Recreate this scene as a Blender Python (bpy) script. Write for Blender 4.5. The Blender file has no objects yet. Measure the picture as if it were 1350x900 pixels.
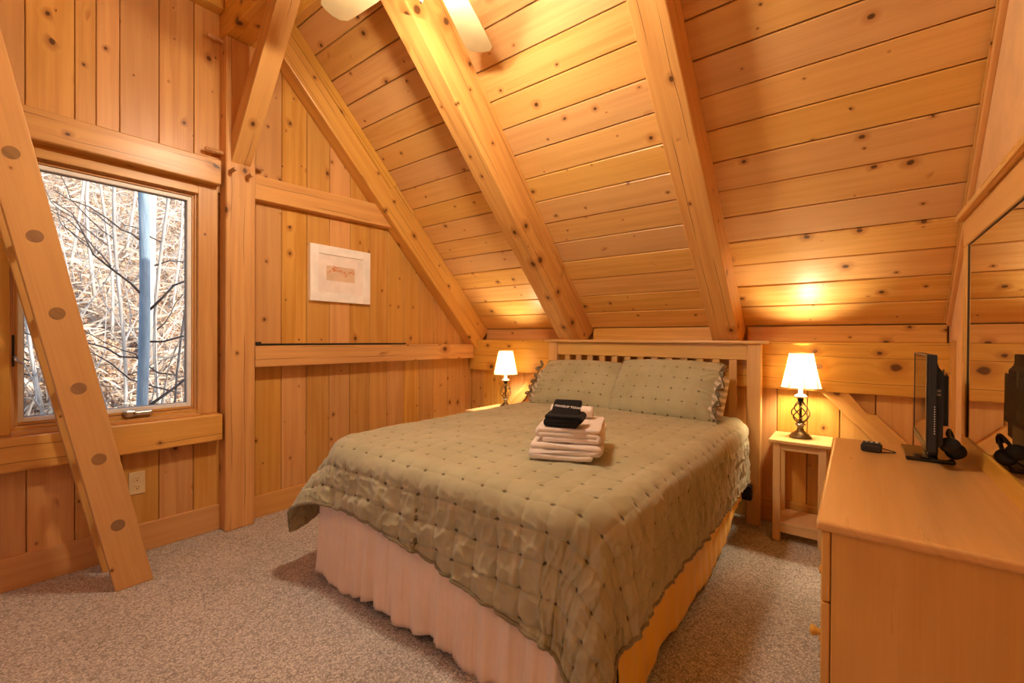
import bpy, bmesh, math, random
import numpy as np
from mathutils import Vector, Matrix

random.seed(7); rng = np.random.default_rng(11)
C = bpy.context.scene.collection
sc = bpy.context.scene
V = Vector
PI = math.pi

# ------------------------------------------------------------------ camera
FPX = 586.59
yaw, pitch, roll = math.radians(37.6517), math.radians(-0.3345), math.radians(-0.3337)
s_, c_ = math.sin(yaw), math.cos(yaw)
fw = V((-s_*math.cos(pitch), c_*math.cos(pitch), math.sin(pitch)))
rt = V((c_, s_, 0)); dn = fw.cross(rt)
r2 = rt*math.cos(roll) + dn*math.sin(roll); d2 = dn*math.cos(roll) - rt*math.sin(roll)
cam_d = bpy.data.cameras.new('camera'); cam = bpy.data.objects.new('camera', cam_d); C.objects.link(cam)
cam_d.sensor_width = 36; cam_d.lens = FPX/1350*36; cam_d.clip_start = 0.02; cam_d.clip_end = 200
m = Matrix((( r2.x, -d2.x, -fw.x, 0), (r2.y, -d2.y, -fw.y, 0), (r2.z, -d2.z, -fw.z, 1.2), (0, 0, 0, 1)))
cam.matrix_world = m
sc.camera = cam

# ------------------------------------------------------------------ world, sun, exposure
W = bpy.data.worlds.new('world'); sc.world = W; W.use_nodes = True
wn = W.node_tree; bg = wn.nodes['Background']
sky = wn.nodes.new('ShaderNodeTexSky'); sky.sky_type = 'NISHITA'; sky.sun_disc = False
sky.sun_elevation = math.radians(38); sky.sun_rotation = math.radians(60)
wn.links.new(sky.outputs[0], bg.inputs[0]); bg.inputs[1].default_value = 0.42
sun_d = bpy.data.lights.new('sun', 'SUN'); sun_d.energy = 5.5; sun_d.angle = math.radians(0.6); sun_d.color = (1, .93, .82)
sun = bpy.data.objects.new('sun', sun_d); C.objects.link(sun)
sun.rotation_euler = V((-0.80, -0.38, -0.62)).to_track_quat('-Z', 'Y').to_euler()
vs = sc.view_settings
sc.display_settings.display_device = 'sRGB'
vs.view_transform = 'Standard'; vs.look = 'None'; vs.gamma = 1; vs.use_curve_mapping = False
vs.exposure = 0.30
cy = sc.cycles
cy.max_bounces = 12; cy.diffuse_bounces = 6; cy.glossy_bounces = 5; cy.transmission_bounces = 8; cy.transparent_max_bounces = 12
cy.sample_clamp_indirect = 6; cy.caustics_reflective = False; cy.caustics_refractive = False
cy.use_denoising = True

FAN_W = 28.0         # watts per globe of the ceiling fan
LAMP_W = 22.0         # watts of each bedside lamp
WARM = (1.0, 0.80, 0.57)
LAMPC = (1.0, 0.79, 0.51)
REAR_FILL_W = 13.0        # the added fill light behind the camera

# ------------------------------------------------------------------ object helpers
def wmat(o):
    if o is None: return Matrix.Identity(4)
    if o.parent is None: return o.matrix_basis.copy()
    return wmat(o.parent) @ o.matrix_parent_inverse @ o.matrix_basis
def link(o, parent=None):
    C.objects.link(o)
    if parent is not None:
        o.parent = parent; o.matrix_parent_inverse = wmat(parent).inverted()
    return o
def tag(o, label=None, cat=None, group=None, kind=None):
    if label: o['label'] = label
    if cat: o['category'] = cat
    if group: o['group'] = group
    if kind: o['kind'] = kind
    return o
def thing(name, label, cat, loc=(0, 0, 0), group=None, kind=None):
    o = bpy.data.objects.new(name, None); o.location = loc; o.empty_display_size = .1
    C.objects.link(o); return tag(o, label, cat, group, kind)
def copy_tree(o, parent=None):
    c = o.copy(); C.objects.link(c)
    if parent is not None: c.parent = parent
    for ch in [x for x in bpy.data.objects if x.parent is o]: copy_tree(ch, c)
    return c
def mobj(name, bm, mat, parent=None, smooth=False, mw=None, normals=True):
    if normals: bmesh.ops.recalc_face_normals(bm, faces=bm.faces)
    me = bpy.data.meshes.new(name); bm.to_mesh(me); bm.free()
    if smooth:
        for p in me.polygons: p.use_smooth = True
    me.materials.append(mat)
    o = bpy.data.objects.new(name, me)
    if mw is not None: o.matrix_basis = mw
    return link(o, parent)
def shade_auto(o, ang=35):
    me = o.data
    for p in me.polygons: p.use_smooth = True
    me.set_sharp_from_angle(angle=math.radians(ang)); return o
def bm_box(lo, hi, bev=0.0, seg=1, bm=None):
    bm2 = bmesh.new()
    vs_ = [bm2.verts.new((x, y, z)) for x in (lo[0], hi[0]) for y in (lo[1], hi[1]) for z in (lo[2], hi[2])]
    for f in ((0,1,3,2),(4,6,7,5),(0,4,5,1),(2,3,7,6),(0,2,6,4),(1,5,7,3)): bm2.faces.new([vs_[i] for i in f])
    if bev: bmesh.ops.bevel(bm2, geom=bm2.edges[:], offset=bev, segments=seg, affect='EDGES', profile=.5)
    if bm is None: return bm2
    me = bpy.data.meshes.new('tmp'); bm2.to_mesh(me); bm2.free(); bm.from_mesh(me); bpy.data.meshes.remove(me); return bm
def box(name, lo, hi, mat, parent=None, bev=0.003, axis=None, seg=1):
    """box in world coordinates whose own x axis runs along its grain (the longest side, or axis)"""
    lo, hi = V(lo), V(hi); c = (lo+hi)/2; d = hi-lo
    if axis is None: axis = max(range(3), key=lambda i: d[i])
    ax = [V((1,0,0)), V((0,1,0)), V((0,0,1))]
    o1 = [(axis+1) % 3, (axis+2) % 3]
    R = Matrix((ax[axis], ax[o1[0]], ax[o1[1]])).transposed().to_4x4(); R.translation = c
    h = V((d[axis], d[o1[0]], d[o1[1]]))/2
    return mobj(name, bm_box(-h, h, min(bev, min(h)*.9), seg), mat, parent, mw=R)
def frame_mat(o, x, up):
    x = V(x).normalized(); y = V(up).cross(x).normalized(); z = x.cross(y)
    R = Matrix((x, y, z)).transposed().to_4x4(); R.translation = V(o); return R
def hexa(name, A, B, mat, parent=None, bev=.006):
    """timber with end sections A and B (four corners each, same order); its own x axis runs along it"""
    A = [V(p) for p in A]; B = [V(p) for p in B]
    ca = sum(A, V())/4; cb = sum(B, V())/4
    R = frame_mat((ca+cb)/2, cb-ca, A[1]-A[0]); I = R.inverted()
    bm = bmesh.new(); a = [bm.verts.new(I @ p) for p in A]; b = [bm.verts.new(I @ p) for p in B]
    bm.faces.new(a); bm.faces.new(b[::-1])
    for i in range(4): bm.faces.new((a[i], b[i], b[(i+1) % 4], a[(i+1) % 4]))
    bmesh.ops.recalc_face_normals(bm, faces=bm.faces)
    if bev: bmesh.ops.bevel(bm, geom=[e for e in bm.edges], offset=bev, segments=2, affect='EDGES', profile=.5)
    return mobj(name, bm, mat, parent, mw=R)
def tube_bm(pts, r, seg=10, bm=None, caps=True):
    bm = bm or bmesh.new(); pts = [V(p) for p in pts]; rings = []
    rs = r if isinstance(r, (list, tuple)) else [r]*len(pts)
    up = V((0, 0, 1))
    t0 = (pts[1]-pts[0]).normalized()
    if abs(t0.dot(up)) > .95: up = V((1, 0, 0))
    n = t0.cross(up).normalized()
    for i, p in enumerate(pts):
        t = (pts[min(i+1, len(pts)-1)] - pts[max(i-1, 0)]).normalized()
        n = (n - t*n.dot(t)).normalized(); b = t.cross(n)
        rings.append([bm.verts.new(p + (n*math.cos(2*PI*k/seg) + b*math.sin(2*PI*k/seg))*rs[i]) for k in range(seg)])
    for i in range(len(rings)-1):
        for k in range(seg): bm.faces.new((rings[i][k], rings[i][(k+1) % seg], rings[i+1][(k+1) % seg], rings[i+1][k]))
    if caps: bm.faces.new(rings[0]); bm.faces.new(rings[-1][::-1])
    return bm
def lathe_bm(prof, seg=24, c=(0, 0, 0), bm=None):
    bm = bm or bmesh.new(); c = V(c); rings = []
    for r, z in prof:
        if r < 1e-5: rings.append([bm.verts.new(c+V((0, 0, z)))])
        else: rings.append([bm.verts.new(c+V((r*math.cos(2*PI*k/seg), r*math.sin(2*PI*k/seg), z))) for k in range(seg)])
    for a, b in zip(rings, rings[1:]):
        for k in range(seg):
            q = [a[k % len(a)], a[(k+1) % len(a)], b[(k+1) % len(b)], b[k % len(b)]]
            q = list(dict.fromkeys(q))
            if len(q) > 2: bm.faces.new(q)
    return bm
def grid_mesh(name, P, mat, parent=None, uv=None, closed_u=False):
    """P: (n, m, 3) array -> smooth quad mesh"""
    n, mm = P.shape[:2]; me = bpy.data.meshes.new(name)
    idx = np.arange(n*mm).reshape(n, mm)
    a = idx[:-1, :-1].ravel(); b = idx[1:, :-1].ravel(); c = idx[1:, 1:].ravel(); d = idx[:-1, 1:].ravel()
    F = np.stack([a, b, c, d], 1)
    if closed_u:
        F = np.vstack([F, np.stack([idx[-1, :-1], idx[0, :-1], idx[0, 1:], idx[-1, 1:]], 1)])
    me.from_pydata(P.reshape(-1, 3).tolist(), [], F.tolist())
    if uv is not None:
        L = me.uv_layers.new(name='UVMap'); U = uv.reshape(-1, 2)[F.ravel()]
        L.data.foreach_set('uv', U.ravel().astype(np.float32))
    me.polygons.foreach_set('use_smooth', [True]*len(me.polygons)); me.materials.append(mat)
    return link(bpy.data.objects.new(name, me), parent)
_nt = rng.random((64, 64))
def vnoise(x, y):
    x = np.asarray(x, float); y = np.asarray(y, float)
    xi = np.floor(x).astype(int); yi = np.floor(y).astype(int); fx = x-xi; fy = y-yi
    fx = fx*fx*(3-2*fx); fy = fy*fy*(3-2*fy)
    g = lambda i, j: _nt[i % 64, j % 64]
    return (g(xi, yi)*(1-fx)+g(xi+1, yi)*fx)*(1-fy) + (g(xi, yi+1)*(1-fx)+g(xi+1, yi+1)*fx)*fy - .5
def sstep(a, b, x):
    t = np.clip((x-a)/(b-a), 0, 1); return t*t*(3-2*t)

# ------------------------------------------------------------------ materials
class NT:
    def __init__(s, name):
        s.m = bpy.data.materials.new(name); s.m.use_nodes = True; s.t = s.m.node_tree
        s.b = s.t.nodes['Principled BSDF']; s.out = s.t.nodes['Material Output']
    def n(s, typ, **kw):
        x = s.t.nodes.new('ShaderNode'+typ)
        for k, v in kw.items(): setattr(x, k, v)
        return x
    def l(s, a, b): s.t.links.new(a, b)
    def set(s, sock, v):
        if hasattr(v, 'is_linked') or hasattr(v, 'links'): s.l(v, sock)
        else: sock.default_value = v
    def math(s, op, a, b=0.0, c=None):
        x = s.n('Math', operation=op); s.set(x.inputs[0], a); s.set(x.inputs[1], b)
        if c is not None: s.set(x.inputs[2], c)
        return x.outputs[0]
    def mix(s, f, a, b, mode='MIX'):
        x = s.n('Mix', data_type='RGBA', blend_type=mode); s.set(x.inputs[0], f)
        s.set(x.inputs[6], a); s.set(x.inputs[7], b); return x.outputs[2]
    def rng(s, v, a, b, c=0.0, d=1.0, smooth=True):
        x = s.n('MapRange', interpolation_type='SMOOTHSTEP' if smooth else 'LINEAR'); s.set(x.inputs[0], v)
        for i, q in enumerate((a, b, c, d)): s.set(x.inputs[i+1], q)
        return x.outputs[0]
    def noise(s, vec, scale, detail=2, rough=.5, dim='3D'):
        x = s.n('TexNoise', noise_dimensions=dim); s.l(vec, x.inputs['Vector']); x.inputs['Scale'].default_value = scale
        x.inputs['Detail'].default_value = detail; x.inputs['Roughness'].default_value = rough; return x
    def vmul(s, v, k, add=None):
        x = s.n('VectorMath', operation='MULTIPLY'); s.l(v, x.inputs[0]); x.inputs[1].default_value = k
        return x.outputs[0]
    def bump(s, h, strength=.3, dist=.002):
        x = s.n('Bump'); x.inputs['Strength'].default_value = strength; x.inputs['Distance'].default_value = dist
        s.l(h, x.inputs['Height']); s.l(x.outputs[0], s.b.inputs['Normal'])
def c4(c): return (*c, 1.0)

def plain(name, col, rough=.5, metal=0.0, spec=.5, bump=None, coat=0.0):
    t = NT(name); t.b.inputs['Roughness'].default_value = rough; t.b.inputs['Metallic'].default_value = metal
    t.b.inputs['Specular IOR Level'].default_value = spec; t.b.inputs['Coat Weight'].default_value = coat
    tc = t.n('TexCoord'); nz = t.noise(tc.outputs['Object'], 9, 3)
    t.l(t.mix(t.rng(nz.outputs[0], .3, .7), c4([x*.93 for x in col]), c4([min(1, x*1.05) for x in col])), t.b.inputs['Base Color'])
    if bump:
        nb = t.noise(tc.outputs['Object'], bump[0], 3); t.bump(nb.outputs[0], bump[1], bump[2] if len(bump) > 2 else .002)
    return t.m

def wood(name, light, dark, checks=0.0, knots=.5, cell=(.17, .085), kr=(.005, .014), rough=.36, var=.22, grain=1.0, coat=0.0, kdark=(.06, .018, .005), spec=.45, figure=0.0):
    t = NT(name)
    tc = t.n('TexCoord'); oi = t.n('ObjectInfo')
    sx = t.n('SeparateXYZ'); t.l(tc.outputs['Object'], sx.inputs[0])
    rnd = oi.outputs['Random']
    u = t.math('ADD', sx.outputs[0], t.math('MULTIPLY', rnd, 37.0))
    w = t.math('ADD', t.math('ADD', sx.outputs[1], sx.outputs[2]), t.math('MULTIPLY', rnd, 91.0))
    # knots: cells in real metres
    kv = t.n('CombineXYZ'); t.l(t.math('DIVIDE', u, cell[0]), kv.inputs[0]); t.l(t.math('DIVIDE', w, cell[1]), kv.inputs[1])
    vo = t.n('TexVoronoi', voronoi_dimensions='2D', feature='F1'); t.l(kv.outputs[0], vo.inputs['Vector']); vo.inputs['Scale'].default_value = 1
    vo.inputs['Randomness'].default_value = .95
    df = t.n('VectorMath', operation='SUBTRACT'); t.l(kv.outputs[0], df.inputs[0]); t.l(vo.outputs['Position'], df.inputs[1])
    dm = t.vmul(df.outputs[0], (cell[0]*.80, cell[1], 0))
    ln = t.n('VectorMath', operation='LENGTH'); t.l(dm, ln.inputs[0])
    wob = t.noise(tc.outputs['Object'], 45, 2)
    d = t.math('ADD', ln.outputs['Value'], t.math('MULTIPLY', t.math('SUBTRACT', wob.outputs[0], .5), .008))
    rc = t.n('SeparateColor'); t.l(vo.outputs['Color'], rc.inputs[0])
    size = t.math('POWER', rc.outputs[1], 2.5)
    rad = t.rng(size, 0, 1, kr[0], kr[1], smooth=False)
    clus = t.noise(tc.outputs['Object'], 2.6, 1)
    present = t.math('LESS_THAN', rc.outputs[0], t.rng(clus.outputs[0], .35, .65, knots*.25, knots*1.5))
    core = t.math('MULTIPLY', t.rng(t.math('DIVIDE', d, rad), 1.05, .55), present)
    halo = t.math('MULTIPLY', t.rng(t.math('DIVIDE', d, rad), 3.0, .9), present)
    warp = t.math('MULTIPLY', t.rng(t.math('DIVIDE', d, rad), 4.5, .6), present)
    # grain
    gv = t.n('CombineXYZ')
    t.l(t.math('MULTIPLY', u, 1.1), gv.inputs[0])
    t.l(t.math('ADD', t.math('MULTIPLY', w, 26.0*grain), t.math('MULTIPLY', warp, .9)), gv.inputs[1])
    g1 = t.noise(gv.outputs[0], 1.0, 4, .55, '2D')
    gv2 = t.n('CombineXYZ'); t.l(t.math('MULTIPLY', u, 2.5), gv2.inputs[0]); t.l(t.math('MULTIPLY', w, 150.0), gv2.inputs[1])
    g2 = t.noise(gv2.outputs[0], 1.0, 2, .5, '2D')
    g = t.math('ADD', t.math('MULTIPLY', g1.outputs[0], .75), t.math('MULTIPLY', g2.outputs[0], .25))
    ctr = t.rng(t.math('FRACT', t.math('MULTIPLY', rnd, 13.7)), 0, 1, .55, 1.25, smooth=False)
    col = t.mix(t.math('MULTIPLY', t.rng(g, .34, .70), ctr), c4(light), c4(dark))
    # slow tone drift along the piece, and each piece its own tone
    sl = t.noise(tc.outputs['Object'], 1.7, 2)
    hs = t.n('HueSaturation')
    r2_ = t.math('FRACT', t.math('MULTIPLY', rnd, 7.31))
    hs.inputs['Hue'].default_value = .5
    t.l(t.math('ADD', .5, t.math('MULTIPLY', t.math('SUBTRACT', r2_, .5), .010)), hs.inputs['Hue'])
    t.l(t.math('ADD', 1.0, t.math('MULTIPLY', t.math('SUBTRACT', r2_, .5), .14)), hs.inputs['Saturation'])
    val = t.math('ADD', 1.0, t.math('ADD', t.math('MULTIPLY', t.math('SUBTRACT', rnd, .5), var), t.math('MULTIPLY', t.math('SUBTRACT', sl.outputs[0], .5), .22)))
    t.l(val, hs.inputs['Value']); t.l(col, hs.inputs['Color'])
    col = hs.outputs[0]
    col = t.mix(t.math('MULTIPLY', halo, .55), col, c4([dark[0]*.62, dark[1]*.45, dark[2]*.35]))
    col = t.mix(t.math('MULTIPLY', core, .88), col, c4(kdark))
    if checks:   # drying cracks that follow the grain
        cn = t.noise(gv.outputs[0], .55, 1, .5, '2D')
        cw = t.n('CombineXYZ'); t.l(t.math('MULTIPLY', u, .9), cw.inputs[0]); cn1 = t.noise(cw.outputs[0], 1.0, 3, .6, '2D')
        pos = t.math('FRACT', t.math('ADD', t.math('DIVIDE', w, .075), t.math('MULTIPLY', cn1.outputs[0], .55)))
        line = t.rng(t.math('ABSOLUTE', t.math('SUBTRACT', pos, .5)), 0.030, .010)
        cw2 = t.n('CombineXYZ'); t.l(t.math('MULTIPLY', u, 1.3), cw2.inputs[0]); t.l(t.math('FLOOR', t.math('DIVIDE', w, .075)), cw2.inputs[1]); cn2 = t.noise(cw2.outputs[0], 1.0, 0, .5, '2D')
        crack = t.math('MULTIPLY', line, t.rng(cn2.outputs[0], .44, .52))
        col = t.mix(t.math('MULTIPLY', crack, checks), col, c4((.12, .04, .01)))
    t.l(col, t.b.inputs['Base Color'])
    t.b.inputs['Specular IOR Level'].default_value = spec
    t.l(t.math('ADD', rough, t.math('MULTIPLY', t.math('SUBTRACT', g1.outputs[0], .5), .12)), t.b.inputs['Roughness'])
    t.b.inputs['Coat Weight'].default_value = coat; t.b.inputs['Coat Roughness'].default_value = .25
    t.bump(g, .10, .002)
    return t.m

PINE_L, PINE_D = (.66, .360, .105), (.555, .270, .066)
M = {}
M['board'] = wood('pine_wall_boards', PINE_L, PINE_D, knots=.55, cell=(.24, .11), kr=(.0035, .015))
M['plank'] = wood('pine_ceiling_planks', (.73, .43, .145), (.63, .335, .095), knots=.52, cell=(.24, .11), kr=(.0035, .016), var=.18)
M['timber'] = wood('pine_timbers', (.68, .370, .098), (.58, .285, .066), checks=.85, knots=.5, cell=(.30, .12), kr=(.006, .028), rough=.33, var=.12)
M['trim'] = wood('pine_trim', PINE_L, PINE_D, knots=.22, cell=(.3, .1), kr=(.004, .009), var=.1)
M['ladder'] = wood('fir_ladder', (.62, .34, .085), (.54, .27, .06), knots=.16, cell=(.26, .10), kr=(.004, .010), var=.05, grain=.8)
M['rung'] = wood('rung_dowels', (.30, .16, .065), (.24, .12, .045), knots=0, var=.06, grain=1.5)
M['peg'] = wood('peg_dowels', (.60, .34, .14), (.50, .26, .10), knots=0, var=.1, grain=1.5)
M['maple'] = wood('maple_furniture', (.69, .385, .098), (.62, .33, .074), knots=.0, rough=.30, var=.05, grain=.6, coat=.15)
M['bedwood'] = wood('honey_maple_headboard', (.72, .44, .15), (.64, .365, .11), knots=.0, rough=.32, var=.05, grain=.7)
M['stand'] = wood('pale_pine_nightstand', (.74, .50, .24), (.66, .42, .18), knots=.06, rough=.36, var=.06, grain=.7)
M['drywall'] = plain('painted_drywall', (.72, .45, .22), .7, bump=(160, .05))
M['black'] = plain('black_plastic', (.012, .011, .010), .38)
M['blackmatte'] = plain('black_matte_plastic', (.016, .015, .014), .6)
M['gloss'] = plain('glossy_black_screen', (.006, .006, .006), .06, spec=.6)
M['glossbase'] = plain('glossy_black_base', (.008, .008, .008), .12, spec=.6)
M['darkmetal'] = plain('dark_metal', (.03, .028, .026), .45, .6)
M['steel'] = plain('brushed_nickel', (.52, .50, .46), .28, 1.0)
M['bronze'] = plain('aged_bronze', (.20, .15, .09), .32, 1.0)
M['cream'] = plain('cream_fan_blade', (.66, .54, .30), .42)
M['whitepaint'] = plain('white_frame', (.93, .91, .88), .5)
M['mat'] = plain('white_mat_board', (.88, .80, .74), .8)
M['ivory'] = plain('ivory_plastic', (.74, .60, .34), .4)
M['slot'] = plain('dark_slots', (.10, .05, .02), .6)
M['sash'] = plain('grey_window_sash', (.86, .88, .87), .45)
M['gasket'] = plain('grey_gasket', (.30, .31, .30), .6)
M['print'] = plain('grey_print', (.55, .53, .5), .6)
M['thread'] = plain('white_thread', (.85, .82, .78), .8)
M['porcelain'] = plain('white_porcelain', (.85, .80, .72), .25)
def striped():
    t = NT('striped_pillowcase'); tc = t.n('TexCoord'); sx = t.n('SeparateXYZ'); t.l(tc.outputs['Object'], sx.inputs[0])
    f = t.math('FRACT', t.math('MULTIPLY', t.math('ADD', sx.outputs[2], t.math('MULTIPLY', sx.outputs[0], .5)), 26))
    t.l(t.mix(t.rng(f, .45, .55), c4((.62, .53, .40)), c4((.36, .30, .19))), t.b.inputs['Base Color']); t.b.inputs['Roughness'].default_value = .9; return t.m
M['bone'] = striped()

def carpet():
    t = NT('berber_carpet'); tc = t.n('TexCoord'); P = tc.outputs['Object']
    v = t.n('TexVoronoi', feature='F1'); t.l(P, v.inputs['Vector']); v.inputs['Scale'].default_value = 165
    n1 = t.noise(P, 160, 2, .7); n2 = t.noise(P, 2.2, 3); n3 = t.noise(P, 38, 3, .7)
    sp = t.n('SeparateColor'); t.l(v.outputs['Color'], sp.inputs[0])
    f = t.math('ADD', t.math('MULTIPLY', sp.outputs[0], .55), t.math('MULTIPLY', n1.outputs[0], .45))
    col = t.mix(t.rng(f, .22, .75), c4((.36, .325, .285)), c4((.82, .775, .71)))
    col = t.mix(t.math('MULTIPLY', t.rng(v.outputs['Distance'], .35, .8), .55), col, c4((.26, .225, .19)))
    col = t.mix(t.rng(n3.outputs[0], .35, .65, 0, .25), col, c4((.79, .745, .68)))
    hs = t.n('HueSaturation'); t.l(col, hs.inputs['Color']); t.l(t.rng(n2.outputs[0], .3, .7, .93, 1.07), hs.inputs['Value'])
    t.l(hs.outputs[0], t.b.inputs['Base Color']); t.b.inputs['Roughness'].default_value = .95; t.b.inputs['Specular IOR Level'].default_value = .1
    t.bump(t.math('SUBTRACT', n1.outputs[0], v.outputs['Distance']), .8, .008)
    return t.m
M['carpet'] = carpet()

def cloth(name, col, rough=.9, scale=260, bstr=.15, sheen=.3, var=.1, trans=0.0):
    t = NT(name); tc = t.n('TexCoord'); P = tc.outputs['Object']
    n1 = t.noise(P, scale, 2); n2 = t.noise(P, 6, 3)
    cc = t.mix(t.rng(n2.outputs[0], .3, .7), c4([x*(1-var) for x in col]), c4([min(1, x*(1+var*.6)) for x in col]))
    t.l(cc, t.b.inputs['Base Color']); t.b.inputs['Roughness'].default_value = rough
    t.b.inputs['Specular IOR Level'].default_value = .15; t.b.inputs['Sheen Weight'].default_value = sheen; t.b.inputs['Sheen Roughness'].default_value = .5
    t.bump(n1.outputs[0], bstr, .002)
    return t.m
M['towel'] = cloth('white_terry', (.80, .70, .62), scale=420, bstr=.6, sheen=.5, var=.05)
M['towelblack'] = cloth('black_terry', (.010, .009, .010), scale=420, bstr=.6, sheen=.08, var=.2)
M['skirt'] = cloth('dusty_white_skirt', (.84, .70, .56), rough=.7, scale=500, bstr=.05, var=.05)
M['gold'] = cloth('gold_skirt', (.86, .52, .035), rough=.42, scale=500, bstr=.03, sheen=.2, var=.05)  # saturated yellow-gold colour, used for the dresser-side panel only
M['boxspring'] = cloth('mattress_ticking', (.35, .33, .31))
M['tie'] = cloth('olive_ties', (.16, .13, .075))
M['ear'] = cloth('black_ear_pad', (.008, .008, .008), sheen=.05)

def quilt_mat():
    t = NT('olive_quilt'); tc = t.n('TexCoord'); P = tc.outputs['Object']; uv = t.n('UVMap')
    sp = t.n('SeparateXYZ'); t.l(uv.outputs[0], sp.inputs[0])
    def near(s):  # signed distance to the nearest line of the stitch grid, in cells
        return t.math('SUBTRACT', t.math('FRACT', t.math('ADD', s, .5)), .5)
    nd = t.noise(P, 30, 2)
    a = near(sp.outputs[0]); b = near(sp.outputs[1])
    jit = t.math('MULTIPLY', t.math('SUBTRACT', nd.outputs[0], .5), .16)
    a2 = t.math('DIVIDE', t.math('ADD', a, jit), .10); b2 = t.math('DIVIDE', t.math('SUBTRACT', b, jit), .065)
    r = t.math('SQRT', t.math('ADD', t.math('MULTIPLY', a2, a2), t.math('MULTIPLY', b2, b2)))
    spot = t.rng(r, 1.15, .55)
    lines = t.math('MAXIMUM', t.rng(t.math('ABSOLUTE', a), .035, .0), t.rng(t.math('ABSOLUTE', b), .035, .0))
    n2 = t.noise(P, 5, 3); n1 = t.noise(P, 420, 2); n4 = t.noise(P, 40, 4, .6)
    col = t.mix(t.rng(n2.outputs[0], .3, .7), c4((.365, .34, .20)), c4((.43, .405, .25)))
    col = t.mix(t.math('MULTIPLY', lines, .16), col, c4((.16, .125, .055)))
    col = t.mix(t.math('MULTIPLY', spot, .85), col, c4((.075, .055, .022)))
    t.l(col, t.b.inputs['Base Color']); t.b.inputs['Roughness'].default_value = .72
    t.b.inputs['Specular IOR Level'].default_value = .25; t.b.inputs['Sheen Weight'].default_value = .25
    h = t.math('ADD', t.math('MULTIPLY', n1.outputs[0], .12), t.math('MULTIPLY', n4.outputs[0], .7))
    t.bump(h, .35, .004)
    return t.m
M['quilt'] = quilt_mat()
M['quiltback'] = cloth('quilt_lining', (.36, .30, .18))
M['binding'] = cloth('olive_binding', (.24, .20, .11))

def shade_mat():
    t = NT('pleated_lampshade'); t.t.nodes.remove(t.b)
    df = t.n('BsdfDiffuse'); df.inputs[0].default_value = (.80, .66, .42, 1)
    tr = t.n('BsdfTranslucent'); tr.inputs[0].default_value = (.56, .43, .24, 1)
    mx = t.n('MixShader'); mx.inputs[0].default_value = .45
    t.l(df.outputs[0], mx.inputs[1]); t.l(tr.outputs[0], mx.inputs[2]); t.l(mx.outputs[0], t.out.inputs[0]); return t.m
M['shade'] = shade_mat()
M['shadetrim'] = cloth('olive_shade_trim', (.20, .16, .07))
def bulb(name, col, strength):
    t = NT(name); t.b.inputs['Base Color'].default_value = (.9, .85, .7, 1)
    t.b.inputs['Emission Color'].default_value = c4(col); t.b.inputs['Emission Strength'].default_value = strength; return t.m
def glass_mat():
    t = NT('window_glass'); t.t.nodes.remove(t.b)
    tr = t.n('BsdfTransparent'); tr.inputs[0].default_value = (.96, .98, .98, 1)
    gl = t.n('BsdfGlossy'); gl.inputs['Roughness'].default_value = .02
    fr = t.n('Fresnel'); fr.inputs[0].default_value = 1.35
    mx = t.n('MixShader'); t.l(t.math('MULTIPLY', fr.outputs[0], .6), mx.inputs[0]); t.l(tr.outputs[0], mx.inputs[1]); t.l(gl.outputs[0], mx.inputs[2])
    t.l(mx.outputs[0], t.out.inputs[0]); return t.m
M['glass'] = glass_mat()
def mirror_mat():
    t = NT('mirror_silver'); t.b.inputs['Metallic'].default_value = 1; t.b.inputs['Base Color'].default_value = (.86, .86, .82, 1)
    t.b.inputs['Roughness'].default_value = .01; return t.m
M['mirror'] = mirror_mat()
def hill_mat():
    t = NT('leaf_litter_ground'); tc = t.n('TexCoord'); P = tc.outputs['Object']
    v = t.n('TexVoronoi', feature='F1'); t.l(P, v.inputs['Vector']); v.inputs['Scale'].default_value = 9
    sp = t.n('SeparateColor'); t.l(v.outputs['Color'], sp.inputs[0])
    n1 = t.noise(P, 3, 4, .7); n2 = t.noise(P, 22, 4, .7)
    col = t.mix(sp.outputs[0], c4((.22, .125, .07)), c4((.50, .33, .22)))
    col = t.mix(t.rng(n2.outputs[0], .45, .7), col, c4((.60, .47, .36)))
    col = t.mix(t.rng(n1.outputs[0], .5, .75, 0, .75), col, c4((.10, .085, .075)))
    t.l(col, t.b.inputs['Base Color']); t.b.inputs['Roughness'].default_value = .95
    t.bump(t.math('ADD', n2.outputs[0], v.outputs['Distance']), 1.0, .06); return t.m
M['hill'] = hill_mat()
def bark(name, a, b):
    t = NT(name); tc = t.n('TexCoord'); P = t.vmul(tc.outputs['Object'], (9, 9, 1.6))
    n = t.noise(P, 2.2, 4, .65)
    t.l(t.mix(t.rng(n.outputs[0], .3, .7), c4(a), c4(b)), t.b.inputs['Base Color']); t.b.inputs['Roughness'].default_value = .9
    t.bump(n.outputs[0], .6, .02); return t.m
M['bark_grey'] = bark('grey_blue_bark', (.22, .30, .38), (.32, .40, .48))
M['bark_tan'] = bark('pale_tan_bark', (.50, .40, .32), (.66, .55, .46))
M['bark_dark'] = bark('dark_twig_bark', (.055, .045, .045), (.11, .09, .085))
M['bark_mid'] = bark('weathered_sapling_bark', (.36, .31, .28), (.55, .48, .42))
M['leaf'] = plain('dry_leaf', (.58, .36, .22), .8)
M['leafpale'] = plain('pale_dry_grass', (.66, .53, .40), .8)

# ------------------------------------------------------------------ setting: floor, walls, ceiling
K = 4.8                     # the sloping ceiling is the plane y + z = K
XL, XR, YB = -3.15, .42, 3.40
YF = -1.6                   # wall behind the camera
fl = box('floor', (XL-.1, YF-.1, -.12), (XR+.1, 3.66, 0), M['carpet'], bev=0); tag(fl, kind='structure')

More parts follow.
